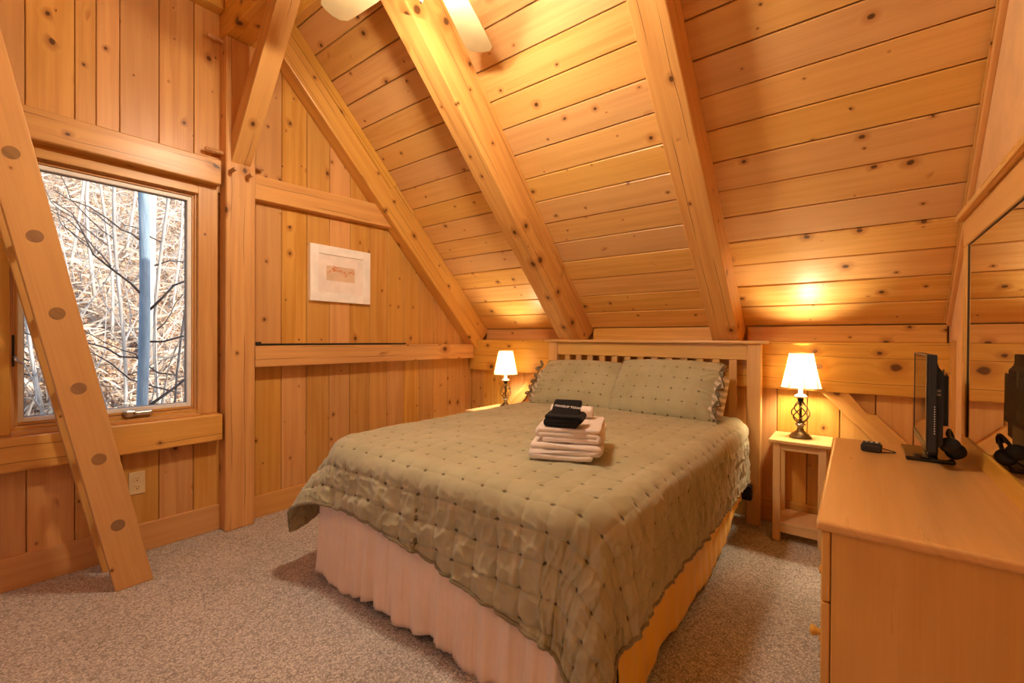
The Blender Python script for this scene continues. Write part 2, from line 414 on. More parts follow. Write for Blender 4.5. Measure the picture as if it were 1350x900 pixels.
# window opening in the left wall
WY0, WY1, WZ0, WZ1 = .20, .982, .735, 2.085
bm = bmesh.new()
for lo, hi in (((XL-.16, YF-.1, 0), (XL-.022, WY0, 4.6)), ((XL-.16, WY1, 0), (XL-.022, 3.62, 4.6)),
               ((XL-.16, WY0, 0), (XL-.022, WY1, WZ0)), ((XL-.16, WY0, WZ1), (XL-.022, WY1, 4.6))):
    bm_box(lo, hi, bm=bm)
wl = mobj('wall_left', bm, M['trim']); tag(wl, kind='structure')
def board(y0, y1, z0, z1, name='board', parent=wl):
    return box(name, (XL-.020, y0+.0015, z0), (XL, y1-.0015, z1), M['board'], parent, bev=.003, axis=2)
low = [-1.6, -1.4, -1.22, -1.04, -.86, -.68, -.5, -.32, -.14, .04, .267, .435, .616, .781, .949, 1.10]
up_ = [-1.6, -1.4, -1.22, -1.04, -.86, -.68, -.5, -.32, -.14, .08, .263, .434, .515, .609, .78, .949, 1.10]
pic = [1.244, 1.294, 1.466, 1.644, 1.821, 1.993, 2.173, 2.344, 2.521, 2.698, 2.873, 3.055, 3.232, 3.40]
ztop = lambda y0, y1: min(K-y1+.02, 4.1) if y1 > .8 else 4.1
for a, b in zip(low, low[1:]): board(a, b, .0, .70)
for a, b in zip(up_, up_[1:]): board(a, b, 2.10, ztop(a, b))
for a, b in zip(low[:10], low[1:10]): board(a, b, .70, 2.10)
board(.04, .125, .70, 2.10)
for a, b in zip(pic, pic[1:]):
    # upper boards end under the rafter: sloped top
    bm = bmesh.new()
    ya, yb = a+.0015, b-.0015; za, zb = K-ya-.05, K-yb-.05
    yc, zc = (ya+yb)/2, (1.10+za)/2
    R = frame_mat((XL-.010, yc, 1.2), (0, 0, 1), (1, 0, 0)); I = R.inverted()
    q = [(XL-.020, ya, 1.08), (XL, ya, 1.08), (XL, yb, 1.08), (XL-.020, yb, 1.08)]; q2 = [(XL-.020, ya, za), (XL, ya, za), (XL, yb, zb), (XL-.020, yb, zb)]
    A = [bm.verts.new(I @ V(p)) for p in q]; B = [bm.verts.new(I @ V(p)) for p in q2]
    bm.faces.new(A); bm.faces.new(B[::-1])
    for i in range(4): bm.faces.new((A[i], B[i], B[(i+1) % 4], A[(i+1) % 4]))
    bmesh.ops.bevel(bm, geom=bm.edges[:], offset=.0035, segments=1, affect='EDGES')
    mobj('board', bm, M['board'], wl, mw=R)
    board(a, b, 0, 1.05)

# back knee wall
wb = box('wall_back', (XL-.1, 3.53, 0), (XR+.1, 3.66, 1.40), M['trim'], bev=0); tag(wb, kind='structure')
xs = [-3.15, -2.99, -2.82, -2.652, -2.484, -2.316, -2.148, -1.98, -1.81, -1.64, -1.47, -1.30, -1.13, -.96, -.79, -.575, -.407, -.239, -.071, .099, .267, .42]
for a, b in zip(xs, xs[1:]):
    box('board', (a+.002, YB, 0), (b-.002, YB+.02, .93), M['board'], wb, bev=.0035, axis=2)
# ceiling
cl = hexa('ceiling', [(XL-.1, 3.52, K-3.52+.05), (XL-.1, 3.62, K-3.62+.15), (XR+.1, 3.62, K-3.62+.15), (XR+.1, 3.52, K-3.52+.05)],
          [(XL-.1, .60, K-.60+.05), (XL-.1, .70, K-.60+.05), (XR+.1, .70, K-.60+.05), (XR+.1, .60, K-.60+.05)], M['trim'], bev=0)
tag(cl, kind='structure')
pw = .125*math.sqrt(2)
pbm = bm_box((-(XR-XL)/2+.004, -pw/2+.0025, -.010), ((XR-XL)/2-.004, pw/2-.0025, .010), .004)
pme = bpy.data.meshes.new('plank'); bmesh.ops.recalc_face_normals(pbm, faces=pbm.faces); pbm.to_mesh(pme); pbm.free(); pme.materials.append(M['plank'])
for k in range(23):
    y = 3.5 - .125*(k+.5)
    o = bpy.data.objects.new('plank', pme)
    jig = .0015*((k*7) % 3-1)
    R = frame_mat(((XL+XR)/2, y+.0075+jig, K-y+.0075+jig), (1, 0, 0), (0, 1, 1)); o.matrix_basis = R
    link(o, cl)
# rear slope and the rest of the room behind the camera
cr = hexa('ceiling_rear', [(XL-.1, .62, 4.20), (XL-.1, .62, 4.3), (XR+.1, .62, 4.3), (XR+.1, .62, 4.20)],
          [(XL-.1, YF-.1, 1.96), (XL-.1, YF-.1, 2.06), (XR+.1, YF-.1, 2.06), (XR+.1, YF-.1, 1.96)], M['plank'], bev=0); tag(cr, kind='structure')
wr = box('wall_right', (XR, YF-.1, 0), (XR+.1, 3.62, 4.4), M['drywall'], bev=0); tag(wr, kind='structure')
bm = bmesh.new()
RWX0, RWX1, RWZ0, RWZ1 = -2.6, -1.5, .75, 2.05      # window added behind the camera, unseen, to let in fill daylight
for lo, hi in (((XL-.1, YF-.1, 0), (RWX0, YF, 4.4)), ((RWX1, YF-.1, 0), (XR+.1, YF, 4.4)), ((RWX0, YF-.1, 0), (RWX1, YF, RWZ0)), ((RWX0, YF-.1, RWZ1), (RWX1, YF, 4.4))):
    bm_box(lo, hi, bm=bm)
wf = mobj('wall_front', bm, M['drywall']); tag(wf, kind='structure')
w2 = thing('fill_window', None, None, ((RWX0+RWX1)/2, YF, RWZ0), kind='structure')
for lo, hi in (((RWX0, YF-.06, RWZ0), (RWX0+.06, YF+.01, RWZ1)), ((RWX1-.06, YF-.06, RWZ0), (RWX1, YF+.01, RWZ1)), ((RWX0, YF-.06, RWZ0), (RWX1, YF+.01, RWZ0+.06)), ((RWX0, YF-.06, RWZ1-.06), (RWX1, YF+.01, RWZ1))):
    box('frame_bar', lo, hi, M['trim'], w2)
box('glass_pane', (RWX0+.06, YF-.03, RWZ0+.06), (RWX1-.06, YF-.025, RWZ1-.06), M['glass'], w2, bev=0)

# ------------------------------------------------------------------ timber frame
def timber(o, label, cat='beam', group=None): return tag(o, label, cat, group, 'structure')
def rafter(name, bl, br, tr, tl, D, label):
    """X of bottom-left, bottom-right, top-right, top-left edge at (low end, high end); D depth below the ceiling"""
    def sec(y, i):
        q = D[i]/math.sqrt(2)
        return [(bl[i], y-q, K-y-q), (br[i], y-q, K-y-q), (tr[i], y, K-y), (tl[i], y, K-y)]
    yl, yh = 3.52, .66
    o = hexa(name, sec(yl, 0), sec(yh, 1), M['timber'], bev=.007)
    return timber(o, label, 'rafter')
ex = lambda a, b: (a, b)
r1 = rafter('rafter', (-3.15, -3.15), (-3.025, -3.025), (-3.025, -3.025), (-3.15, -3.15), (.255, .215), 'pine rafter lying against the boarded gable wall, small wooden steps on its side')
for yy, ln_ in ((2.33, .05), (2.53, .05)):
    q = .02/math.sqrt(2)
    hexa('scarf_lip', [(-3.024, yy, K-yy-.001), (-3.024, yy-.05, K-yy-.05), (-3.010, yy-.05, K-yy-.05), (-3.010, yy, K-yy-.001)],
         [(-3.024, yy-.95, K-yy+.949), (-3.024, yy-1.0, K-yy+.9), (-3.010, yy-1.0, K-yy+.9), (-3.010, yy-.95, K-yy+.949)], M['timber'], r1, bev=.003) if yy < 2.4 else \
    hexa('scarf_lip', [(-3.024, yy, K-yy-.001), (-3.024, yy-.02, K-yy-.02), (-3.014, yy-.02, K-yy-.02), (-3.014, yy, K-yy-.001)],
         [(-3.024, yy-1.1, K-yy+1.099), (-3.024, yy-1.12, K-yy+1.08), (-3.014, yy-1.12, K-yy+1.08), (-3.014, yy-1.1, K-yy+1.099)], M['timber'], r1, bev=.003)
rafter('rafter', (-2.0, -2.03), (-1.845, -1.875), (-1.808, -1.83), (-2.02, -2.05), (.25, .25), 'hand-hewn middle rafter of the three, above the bedhead')
rafter('rafter', (-.797, -.812), (-.622, -.664), (-.614, -.664), (-.797, -.812), (.19, .205), 'broad pine rafter nearest the mirror wall, knotty at its foot')
pl_ = box('plate_beam', (XL+.02, 3.34, .885), (XR-.004, 3.53, 1.190), M['timber'], bev=.006); timber(pl_, 'long horizontal timber running behind the headboard, topped by the rafters')
for a, b in ((-3.02, -2.06), (-1.80, -.82), (-.60, XR-.01)):
    o = box('blocking_board', (a, 3.487, 1.19), (b, 3.51, 1.295), M['board'], pl_, bev=.003)
post = box('post', (XL-.015, 1.088, 0), (-3.055, 1.257, 3.05), M['timber'], bev=.006); timber(post, 'square pine post standing on the carpet beside the window', 'post')
def peg(p, d, L, par):
    return mobj('peg', tube_bm([p, V(p)+V(d)*L*.93, V(p)+V(d)*L], [.0125, .0125, .0095], 10), M['peg'], par, smooth=False)
peg((-3.06, 1.112, 2.222), (1, 0, 0), .085, post); peg((-3.06, 1.205, 2.212), (1, 0, 0), .085, post)
peg((-3.10, 1.09, 2.335), (0, -1, 0), .10, post); peg((-3.10, 1.09, 3.02), (0, -1, 0), .09, post); peg((-3.10, 1.255, 2.31), (0, 1, 0), .07, post)
peg((-3.08, 1.255, 3.0), (0, 1, 0), .07, post)
tie = box('tie_beam', (XL-.01, 1.085, 3.052), (XR-.004, 1.280, 3.27), M['timber'], bev=.006); timber(tie, 'heavy cross beam carried on the post, the fan hanging from it')
dX = .70; sl = 1.22
A = [(-3.06, 1.116, 2.276), (-3.06, 1.229, 2.276), (-3.06, 1.229, 2.276+.175), (-3.06, 1.116, 2.276+.175)]
B = [(x+dX, y, min(z+dX*sl, 9)) for x, y, z in A]
kb = hexa('brace', A, B, M['timber'], bev=.005); timber(kb, 'slanting brace from post up to the cross beam', 'brace')
wbm = box('wall_beam', (XL-.01, -1.5, 3.20), (-3.075, 1.085, 3.36), M['timber'], bev=.005); timber(wbm, 'dark horizontal timber high on the gable wall beside the post top')
hd = box('header_beam', (XL-.01, -1.3, 2.126), (-3.06, 1.066, 2.274), M['timber'], bev=.006); timber(hd, 'horizontal timber directly above the window')
sb = box('sill_beam', (XL-.01, -1.3, .572), (-3.06, 1.075, .733), M['timber'], bev=.008, seg=2); timber(sb, 'horizontal timber forming the window sill')
rail = box('wall_rail', (XL-.01, 1.258, 1.006), (-3.05, 3.325, 1.146), M['timber'], bev=.005); timber(rail, 'waist-high horizontal timber on the wall below the picture')
cb = hexa('collar_timber', [(XL-.01, 1.258, 2.098), (-3.085, 1.258, 2.098), (-3.085, 1.258, 2.254), (XL-.01, 1.258, 2.254)],
          [(XL-.01, 2.345, 2.125), (-3.085, 2.345, 2.125), (-3.085, 2.245, 2.29), (XL-.01, 2.245, 2.29)], M['timber'], bev=.005); timber(cb, 'horizontal timber above the picture, running from post to sloping rafter')
def knee(name, pts, y0, y1, label):
    bm = bmesh.new(); a = [bm.verts.new((x, y0, z)) for x, z in pts]; b = [bm.verts.new((x, y1, z)) for x, z in pts]
    bm.faces.new(a); bm.faces.new(b[::-1]); n = len(a)
    for i in range(n): bm.faces.new((a[i], b[i], b[(i+1) % n], a[(i+1) % n]))
    d = V((pts[1][0]-pts[0][0], 0, pts[1][1]-pts[0][1]))
    R = frame_mat((pts[0][0], (y0+y1)/2, pts[0][1]), d, (0, 1, 0)); bm.transform(R.inverted())
    bmesh.ops.recalc_face_normals(bm, faces=bm.faces); bmesh.ops.bevel(bm, geom=bm.edges[:], offset=.004, segments=1, affect='EDGES')
    return timber(mobj(name, bm, M['timber'], mw=R), label, 'brace')
knee('knee_brace', [(-.175, .888), (.38, .305), (.38, .475), (.105, .762), (.062, .768), (-.03, .888)], 3.355, 3.399, 'slanting knee brace below the wall timber, behind the television')
knee('knee_brace', [(-2.19, .888), (-2.78, .30), (-2.92, .30), (-2.335, .888)], 3.355, 3.399, 'slanting knee brace below the wall timber, behind the far bedside lamp')

# trims
o = box('baseboard_left', (XL-.005, -1.5, 0), (XL+.012, 1.088, .158), M['trim'], bev=.003); tag(o, kind='structure')
o = box('baseboard_left', (XL-.005, 1.257, 0), (XL+.012, 3.39, .145), M['trim'], bev=.003); tag(o, kind='structure')
o = box('baseboard_back', (XL+.02, YB-.014, 0), (XR, YB+.004, .155), M['trim'], bev=.003); tag(o, kind='structure')
q = .030
for i, (x0, off, wd) in enumerate(((.402, .0, .046), (.396, -.0, .012))):
    A = [(x0, 3.47-off, K-3.47-.012), (XR, 3.47-off, K-3.47-.012), (XR, 3.47-wd/1.4, K-3.47-wd/1.4-.012), (x0, 3.47-wd/1.4, K-3.47-wd/1.4-.012)]
    B = [(x, y-2.75, z+2.75) for x, y, z in A]
    o = hexa('trim_1', A, B, M['trim'], bev=.002); tag(o, kind='structure')
o = box('trim_2', (.404, 3.275, 0), (XR, 3.338, 1.205), M['trim'], bev=.002); tag(o, kind='structure')

# ------------------------------------------------------------------ window
win = thing('window_1', None, None, (XL, .58, .74), kind='structure')
def wbar(name, y0, y1, z0, z1, x0, x1, mat, ax=None): return box(name, (x0, y0, z0), (x1, y1, z1), mat, win, bev=.002, axis=ax)
cx0, cx1 = XL-.015, -3.130
wbar('casing', .982-.016, 1.068, .735, 2.15, cx0, cx1, M['trim']); wbar('casing', .125, .213, .735, 2.15, cx0, cx1, M['trim'])
wbar('casing', .213, .966, 2.062, 2.15, cx0, cx1, M['trim']); wbar('casing', .213, .966, .733, .752, XL-.04, -3.095, M['trim'])
def ring(name, y0, y1, z0, z1, w, x0, x1, mat):
    wbar(name, y0, y0+w, z0, z1, x0, x1, mat, 2); wbar(name, y1-w, y1, z0, z1, x0, x1, mat, 2)
    wbar(name, y0+w, y1-w, z1-w, z1, x0, x1, mat, 1); wbar(name, y0+w, y1-w, z0, z0+w, x0, x1, mat, 1)
ring('jamb', .205, .978, .748, 2.078, .014, XL-.10, -3.140, M['trim'])
ring('stop', .218, .965, .760, 2.066, .010, XL-.09, -3.155, M['trim'])
ring('stop', .2275, .956, .772, 2.056, .012, XL-.085, -3.168, M['trim'])
ring('sash', .238, .946, .784, 2.042, .022, XL-.075, -3.176, M['sash'])
ring('sash', .258, .926, .803, 2.024, .006, XL-.07, -3.195, M['gasket'])
o = box('glass_pane', (-3.212, .262, .806), (-3.207, .922, 2.020), M['glass'], win, bev=0)
# crank and latch
ck = mobj('crank', bm_box((-3.165, .625, .762), (-3.115, .672, .798), .008, 2), M['steel'], win)
mobj('crank_handle', bm_box((-3.135, .660, .768), (-3.108, .745, .792), .008, 2), M['steel'], ck)
lk = mobj('latch', bm_box((-3.165, .219, 1.055), (-3.148, .229, 1.205), .002), M['darkmetal'], win)
mobj('latch_lever', tube_bm([(-3.152, .226, 1.11), (-3.135, .232, 1.085), (-3.135, .25, 1.07), (-3.14, .262, 1.068)], [.006, .006, .005, .004], 8), M['steel'], lk, smooth=True)

# ------------------------------------------------------------------ outside
HX = -5.2
def hz(x, y):
    t = np.maximum(0, HX-x)
    return -1.6 + t*.60 + .35*vnoise(x*.5+9, y*.5+3) + .16*vnoise(x*1.7, y*1.7+5) + .06*vnoise(x*5, y*5)
gx = np.linspace(-30, -3.4, 150); gy = np.linspace(-14, 16, 160)
X_, Y_ = np.meshgrid(gx, gy, indexing='ij')
hill = grid_mesh('hillside', np.stack([X_, Y_, hz(X_, Y_)], -1), M['hill']); tag(hill, kind='structure')
def leaves(name, n, size, mat, lab, up=.25, seed=1, long=1.0, wid=.5):
    r = np.random.default_rng(seed); vs_, fs = [], []
    # scatter along view rays through the window so that near and far slope are covered alike
    for i in range(n):
        x = -5.0 - 13*r.random()**1.3; t = (x+0)/-3.2
        y = r.uniform(.1, 1.1)*t + r.normal(0, .3); z = float(hz(np.array(x), np.array(y))) + abs(r.normal(0, up))*.3
        L = size*r.uniform(.5, 1.5); a = V(r.normal(size=3)).normalized(); b = a.cross(V(r.normal(size=3))).normalized()
        a *= L*long; b *= L*wid; p = V((x, y, z)); k = len(vs_)
        vs_ += [p-a, p-b*1+a*.1, p+a, p+b+a*.1 + V((0, 0, L*.2))]; fs.append((k, k+1, k+2, k+3))
    me = bpy.data.meshes.new(name); me.from_pydata([tuple(v) for v in vs_], [], fs); me.materials.append(mat)
    return tag(link(bpy.data.objects.new(name, me), hill), lab[0], None, kind='stuff')
leaves('leaf_litter', 20000, .036, M['leaf'], ('dry brown leaves lying all over the hillside outside', 'leaves'), .12, 3)
leaves('dry_grass', 2600, .16, M['leafpale'], ('pale dry stalks standing among the leaves on the hillside', 'grass'), .6, 4, 1.6, .045)
def tree(name, px, rad, x, label, mat, lean=(0, 0), H=7.0, branches=(), wig=.05, seed=0, group=None):
    r = random.Random(seed); y = x*0
    yv = px*(x/-3.2)
    z0 = float(hz(np.array(x), np.array(yv))) - .2
    t = thing(name, label, 'tree', (x, yv, z0), group)
    pts, rs = [], []
    ph = r.random()*6
    for i in range(16):
        f = i/15; pts.append(V((x+wig*math.sin(f*5+ph), yv+lean[0]*f*H+wig*math.sin(f*7+ph*2), z0+f*H))); rs.append(rad*(1.06-.35*f))
    mobj('trunk', tube_bm(pts, rs, 10), mat, t, smooth=True)
    for (zb, dy, dz, ln, rb) in branches:
        f = (zb-z0)/H; k = min(14, max(0, int(f*15))); base = pts[k].lerp(pts[k+1], f*15-k)
        bp = [base + V((.10*math.sin(j*1.3+zb*9)*j/6+.06*j/6, dy*j/6*ln+.05*ln*math.sin(j*1.1+zb*5), dz*j/6*ln+.03*ln*math.sin(j*2+zb*3))) for j in range(7)]
        mobj('branch', tube_bm(bp, [rb*(1-.11*j) for j in range(7)], 6), M['bark_dark'], t, smooth=True)
    return t
# y where the ray through the window glass meets x = -3.2
tree('tree', .716, .056, -6.6, 'smooth blue-grey tree trunk just outside the window', M['bark_grey'], (-.004, 0), 7.5, wig=.03, seed=2,
     branches=((1.55, .9, .75, 1.0, .016), (1.15, .95, .10, 1.0, .015), (1.62, -.8, 1.0, 1.0, .014), (.35, 1.0, .75, 1.2, .018), (.95, -1.0, .30, 1.1, .013), (.25, -1.0, -.10, 1.1, .016), (2.3, -.9, .5, .8, .012)))
tree('tree', .748, .085, -9.2, 'pale sunlit trunk standing right behind the blue-grey tree', M['bark_tan'], (.022, 0), 9, wig=.05, seed=3)
sap = [(.60, .050, -8.0, 'bark_mid', 'slim grey sapling left of the blue-grey tree'), (.845, .050, -7.6, 'bark_mid', 'crooked thin sapling just right of the pale trunk'),
       (.90, .030, -7.0, 'bark_dark', 'thin dark stem nearest the window sash'), (.50, .060, -11, 'bark_tan', 'pale wavy sapling high on the slope by the ladder'),
       (.44, .055, -12, 'bark_tan', 'second pale sapling behind the ladder top'), (.56, .045, -9.6, 'bark_tan', 'pale bent sapling between ladder and grey sapling'),
       (.66, .055, -13, 'bark_tan', 'distant pale stem seen left of the blue-grey trunk'), (.87, .045, -10.5, 'bark_tan', 'pale distant stem between the crooked sapling and the sash'),
       (.33, .045, -8.4, 'bark_mid', 'grey stem seen through the narrow gap below the ladder'), (.93, .060, -14, 'bark_mid', 'far grey stem at the window edge')]
for i, (px, rad, x, mt, lab) in enumerate(sap):
    rr = random.Random(i+20)
    tree('sapling', px, rad*.45, x, lab+' outside', M[mt], (rr.uniform(-.04, .04), 0), 7, wig=.12, seed=i+5,
         branches=[(rr.uniform(.3, 3), rr.choice((-1, 1))*rr.uniform(.5, 1), rr.uniform(.2, .9), rr.uniform(.6, 1.3), .012) for _ in range(3)])
bm = bmesh.new(); rr = random.Random(5)
for i in range(170):
    x = -5.6 - 9*rr.random(); y = rr.uniform(.05, 1.1)*x/-3.2; z = float(hz(np.array(x), np.array(y))); h = rr.uniform(.5, 2.2); a = rr.uniform(-.5, .5); b = rr.uniform(-.6, .6)
    p = [V((x+a*h*f*f, y+b*h*f+.05*math.sin(f*8+i), z+h*f)) for f in (0, .3, .6, 1)]
    tube_bm(p, [.012, .010, .007, .003], 4, bm)
tag(mobj('brushwood', bm, M['bark_mid'], hill), 'tangle of bare thin twigs growing on the slope outside', None, kind='stuff')

# ------------------------------------------------------------------ loft ladder
lad = thing('loft_ladder', 'wooden loft ladder leaning in front of the window, dark rung ends showing', 'ladder', (-2.9, .58, 0))
dyz = -.204
def stringer(x0, x1):
    H = 2.75
    A = [(x0, .517, 0), (x1, .517, 0), (x1, .660, 0), (x0, .660, 0)]
    B = [(x, y+dyz*H, H) for x, y, z in A]
    hexa('stringer', A, B, M['ladder'], lad, bev=.004)
stringer(-2.785, -2.740); stringer(-3.055, -3.012)
for z in (.313, .638, .968, 1.299, 1.621, 1.95, 2.28, 2.60):
    yc = .588 + dyz*z
    mobj('rung', tube_bm([(-3.050, yc, z), (-2.7385, yc, z)], .0265, 20), M['rung'], lad, smooth=False)

# ------------------------------------------------------------------ small wall things
ot = thing('wall_outlet', 'ivory double power outlet on the boards below the window', 'outlet', (XL, .682, .39))
mobj('cover_plate', bm_box((XL, .646, .328), (XL+.006, .718, .452), .003, 2), M['ivory'], ot)
for zc in (.413, .367):
    f = mobj('socket_face', lathe_bm([(0, .0085), (.0165, .0085), (.0175, .007), (.0175, .004)], 20, (0, 0, 0)), M['ivory'], ot, smooth=False,
             mw=Matrix.Translation((XL, .682, zc)) @ Matrix.Rotation(PI/2, 4, 'Y'))
    for dy, dz, w in ((-.006, .004, .0022), (.006, .004, .0022), (0, -.008, .004)):
        mobj('slot', bm_box((XL+.0075, .682+dy-w/2, zc+dz-.004), (XL+.0092, .682+dy+w/2, zc+dz+.004)), M['slot'], f)

pc = thing('framed_picture', 'white framed print of small orange shapes hanging on the gable boards', 'picture', (XL, 1.907, 1.68))
y0, y1, z0, z1 = 1.656, 2.158, 1.472, 1.888; fx = .064
for a, b, c, d, ax in ((y0, y0+fx, z0, z1, 2), (y1-fx, y1, z0, z1, 2), (y0+fx, y1-fx, z1-fx, z1, 1), (y0+fx, y1-fx, z0, z0+fx, 1)):
    box('frame_bar', (XL+.001, a, c), (XL+.028, b, d), M['whitepaint'], pc, bev=.0005, axis=ax)
box('mat_board', (XL+.002, y0+fx-.003, z0+fx-.003), (XL+.020, y1-fx+.003, z1-fx+.003), M['mat'], pc, bev=0)
pr_ = box('print_sheet', (XL+.0202, 1.785, 1.632), (XL+.0212, 2.020, 1.742), plain('print_paper', (.74, .55, .38), .8), pc, bev=0)
bm = bmesh.new(); rr = random.Random(3)
for i in range(46):
    yy = 1.793 + .22*rr.random(); zz = 1.705 + .018*math.sin((yy-1.79)*29)+rr.uniform(-.020, .020); s = rr.uniform(.004, .010); a = rr.random()*3
    vs_ = [bm.verts.new((XL+.0218, yy+s*math.cos(a+k*2*PI/5)*rr.uniform(.5, 1), zz+s*.7*math.sin(a+k*2*PI/5))) for k in range(5)]
    bm.faces.new(vs_)
o = mobj('printed_shapes', bm, plain('orange_ink', (.72, .22, .07), .8), pr_); o['kind'] = 'stuff'
bs = thing('black_rod', 'thin black rod lying on the wall rail below the picture', 'rod', (-3.07, 1.28, 1.15))
mobj('rod', bm_box((-3.068, 1.275, 1.1465), (-3.051, 2.47, 1.161), .003), M['black'], bs)
mobj('rod_end', bm_box((-3.07, 1.262, 1.1465), (-3.046, 1.292, 1.172), .004, 2), M['black'], bs)

# ------------------------------------------------------------------ ceiling fan
FX, FY, FZ = -1.355, 1.21, 2.75
fan = thing('ceiling_fan', 'cream bladed ceiling fan with globe lights hanging from the cross beam', 'fan', (FX, FY, FZ))
mobj('canopy', lathe_bm([(0, .30), (.065, .30), (.065, .285), (.03, .25), (0, .25)], 24, (FX, FY, FZ)), M['bronze'], fan, smooth=True)
mobj('downrod', tube_bm([(FX, FY, FZ+.08), (FX, FY, FZ+.27)], .012, 12), M['bronze'], fan)
mobj('motor_housing', lathe_bm([(0, .10), (.05, .10), (.10, .075), (.115, .04), (.115, 0), (.09, -.03), (.05, -.045), (0, -.045)], 28, (FX, FY, FZ)), M['bronze'], fan, smooth=True)
for k in range(5):
    a = math.radians(113.3 + 72*k); d = V((math.cos(a), math.sin(a), 0)); n = V((-math.sin(a), math.cos(a), 0))
    prof = [(.17, .045), (.22, .056), (.40, .066), (.56, .073), (.605, .072), (.635, .052), (.645, .02), (.645, -.02), (.635, -.052), (.605, -.072), (.56, -.073), (.40, -.066), (.22, -.056), (.17, -.045)]
    bm = bmesh.new(); o0 = V((FX, FY, FZ)); tl = .10
    top = [bm.verts.new(o0+d*r_+n*w+V((0, 0, w*tl+.004))) for r_, w in prof]; bot = [bm.verts.new(o0+d*r_+n*w+V((0, 0, w*tl-.004))) for r_, w in prof]
    bm.faces.new(top); bm.faces.new(bot[::-1]); L = len(prof)
    for i in range(L): bm.faces.new((top[i], bot[i], bot[(i+1) % L], top[(i+1) % L]))
    bl = mobj('fan_blade', bm, M['cream'], fan)
    mobj('blade_iron', bm_box((0, -.022, -.012), (.16, .022, -.005), .002), M['bronze'], bl, mw=frame_mat(o0+d*.075, d, (0, 0, 1)))
GM = bulb('lit_globe', WARM, 1.0)
GR = .036
GM.node_tree.nodes['Principled BSDF'].inputs['Emission Strength'].default_value = FAN_W/(PI*4*PI*GR*GR)
mobj('light_fitter', lathe_bm([(0, -.045), (.04, -.045), (.045, -.06), (.03, -.075), (0, -.078)], 20, (FX, FY, FZ)), M['bronze'], fan, smooth=True)
for k in range(3):
    a = math.radians(30+120*k); d = V((math.cos(a), math.sin(a), 0)); p = V((FX, FY, FZ-.078)) + d*.085
    ar = mobj('light_arm', tube_bm([V((FX, FY, FZ-.062))+d*.03, V((FX, FY, FZ-.055))+d*.065, p+V((0, 0, .03))], .008, 8), M['bronze'], fan, smooth=True)
    mobj('globe', lathe_bm([(0, GR)] + [(GR*math.sin(PI*i/12), GR*math.cos(PI*i/12)) for i in range(1, 12)] + [(0, -GR)], 20, p), GM, ar, smooth=True)
for dx, L in ((-.022, .135), (.03, .10)):
    c = mobj('pull_chain', tube_bm([(FX+dx, FY-.03, FZ-.06), (FX+dx, FY-.03, FZ-.06-L)], .0015, 6), M['steel'], fan)
    mobj('chain_knob', lathe_bm([(0, .012), (.005, .008), (.007, -.006), (.004, -.014), (0, -.015)], 12, (FX+dx, FY-.03, FZ-.07-L)), M['porcelain'], c, smooth=True)

# added fill light, unseen behind the camera, brightens the whole room
rl = thing('rear_fill_light', 'unseen fill light added behind the camera, shaped as a glowing bowl', 'fill light', (-1.3, -.75, 2.75))
mobj('stem', tube_bm([(-1.3, -.75, 2.72), (-1.3, -.75, 2.93)], .012, 10), M['bronze'], rl)
RR = .17
mobj('fill_bowl', lathe_bm([(RR*math.sin(PI*i/16), .6*RR*math.cos(PI*i/16)) for i in range(0, 17)], 28, (-1.3, -.75, 2.63)), bulb('glowing_fill_bowl', (1, .80, .58), REAR_FILL_W/(PI*4*PI*RR*RR*.75)), rl, smooth=True)

# ------------------------------------------------------------------ bed
BX0, BX1, BY0, BY1, BZ = -2.135, -.575, 1.185, 3.235, .695
bed = thing('bed', 'honey maple bed with slatted headboard and black metal frame', 'bed', (-1.30, 3.25, 0))
for a, b in ((-2.103, -2.018), (-.561, -.478)): box('headboard_post', (a, 3.245, 0), (b, 3.302, 1.176), M['bedwood'], bed, bev=.004)
box('headboard_cap', (-2.135, 3.225, 1.176), (-.436, 3.325, 1.197), M['bedwood'], bed, bev=.006, seg=2)
box('top_rail', (-2.018, 3.255, 1.070), (-.561, 3.290, 1.176), M['bedwood'], bed, bev=.003)
box('bottom_rail', (-2.018, 3.255, .42), (-.561, 3.290, .52), M['bedwood'], bed, bev=.003)
for k in range(13):
    x = -1.950 + k*.1065
    box('headboard_slat', (x, 3.262, .50), (x+.0475, 3.284, 1.075), M['bedwood'], bed, bev=.002)
for x in (BX0+.03, BX1-.06): box('side_rail', (x, BY0+.06, .17), (x+.03, 3.245, .215), M['darkmetal'], bed, bev=.003)
box('cross_rail', (BX0+.03, 2.1, .175), (BX1-.03, 2.14, .21), M['darkmetal'], bed, bev=.003)
box('rail_bracket', (BX1-.03, 3.19, .17), (BX1+.055, 3.244, .262), M['darkmetal'], bed, bev=.003)
for x in (BX0+.06, BX1-.07):
    for y in (BY0+.15, 3.05):
        g = mobj('frame_leg', tube_bm([(x, y, .03), (x, y, .19)], .018, 10), M['darkmetal'], bed)
        mobj('caster', lathe_bm([(0, 0), (.026, 0), (.026, .05), (0, .05)], 14, (x, y, 0)), M['blackmatte'], g)
mobj('box_spring', bm_box((BX0+.02, BY0+.03, .215), (BX1-.02, 3.235, .43), .05, 3), M['boxspring'], bed)
mobj('mattress', bm_box((BX0+.02, BY0+.02, .432), (BX1-.02, 3.235, BZ-.03), .09, 4), M['boxspring'], bed, smooth=False)

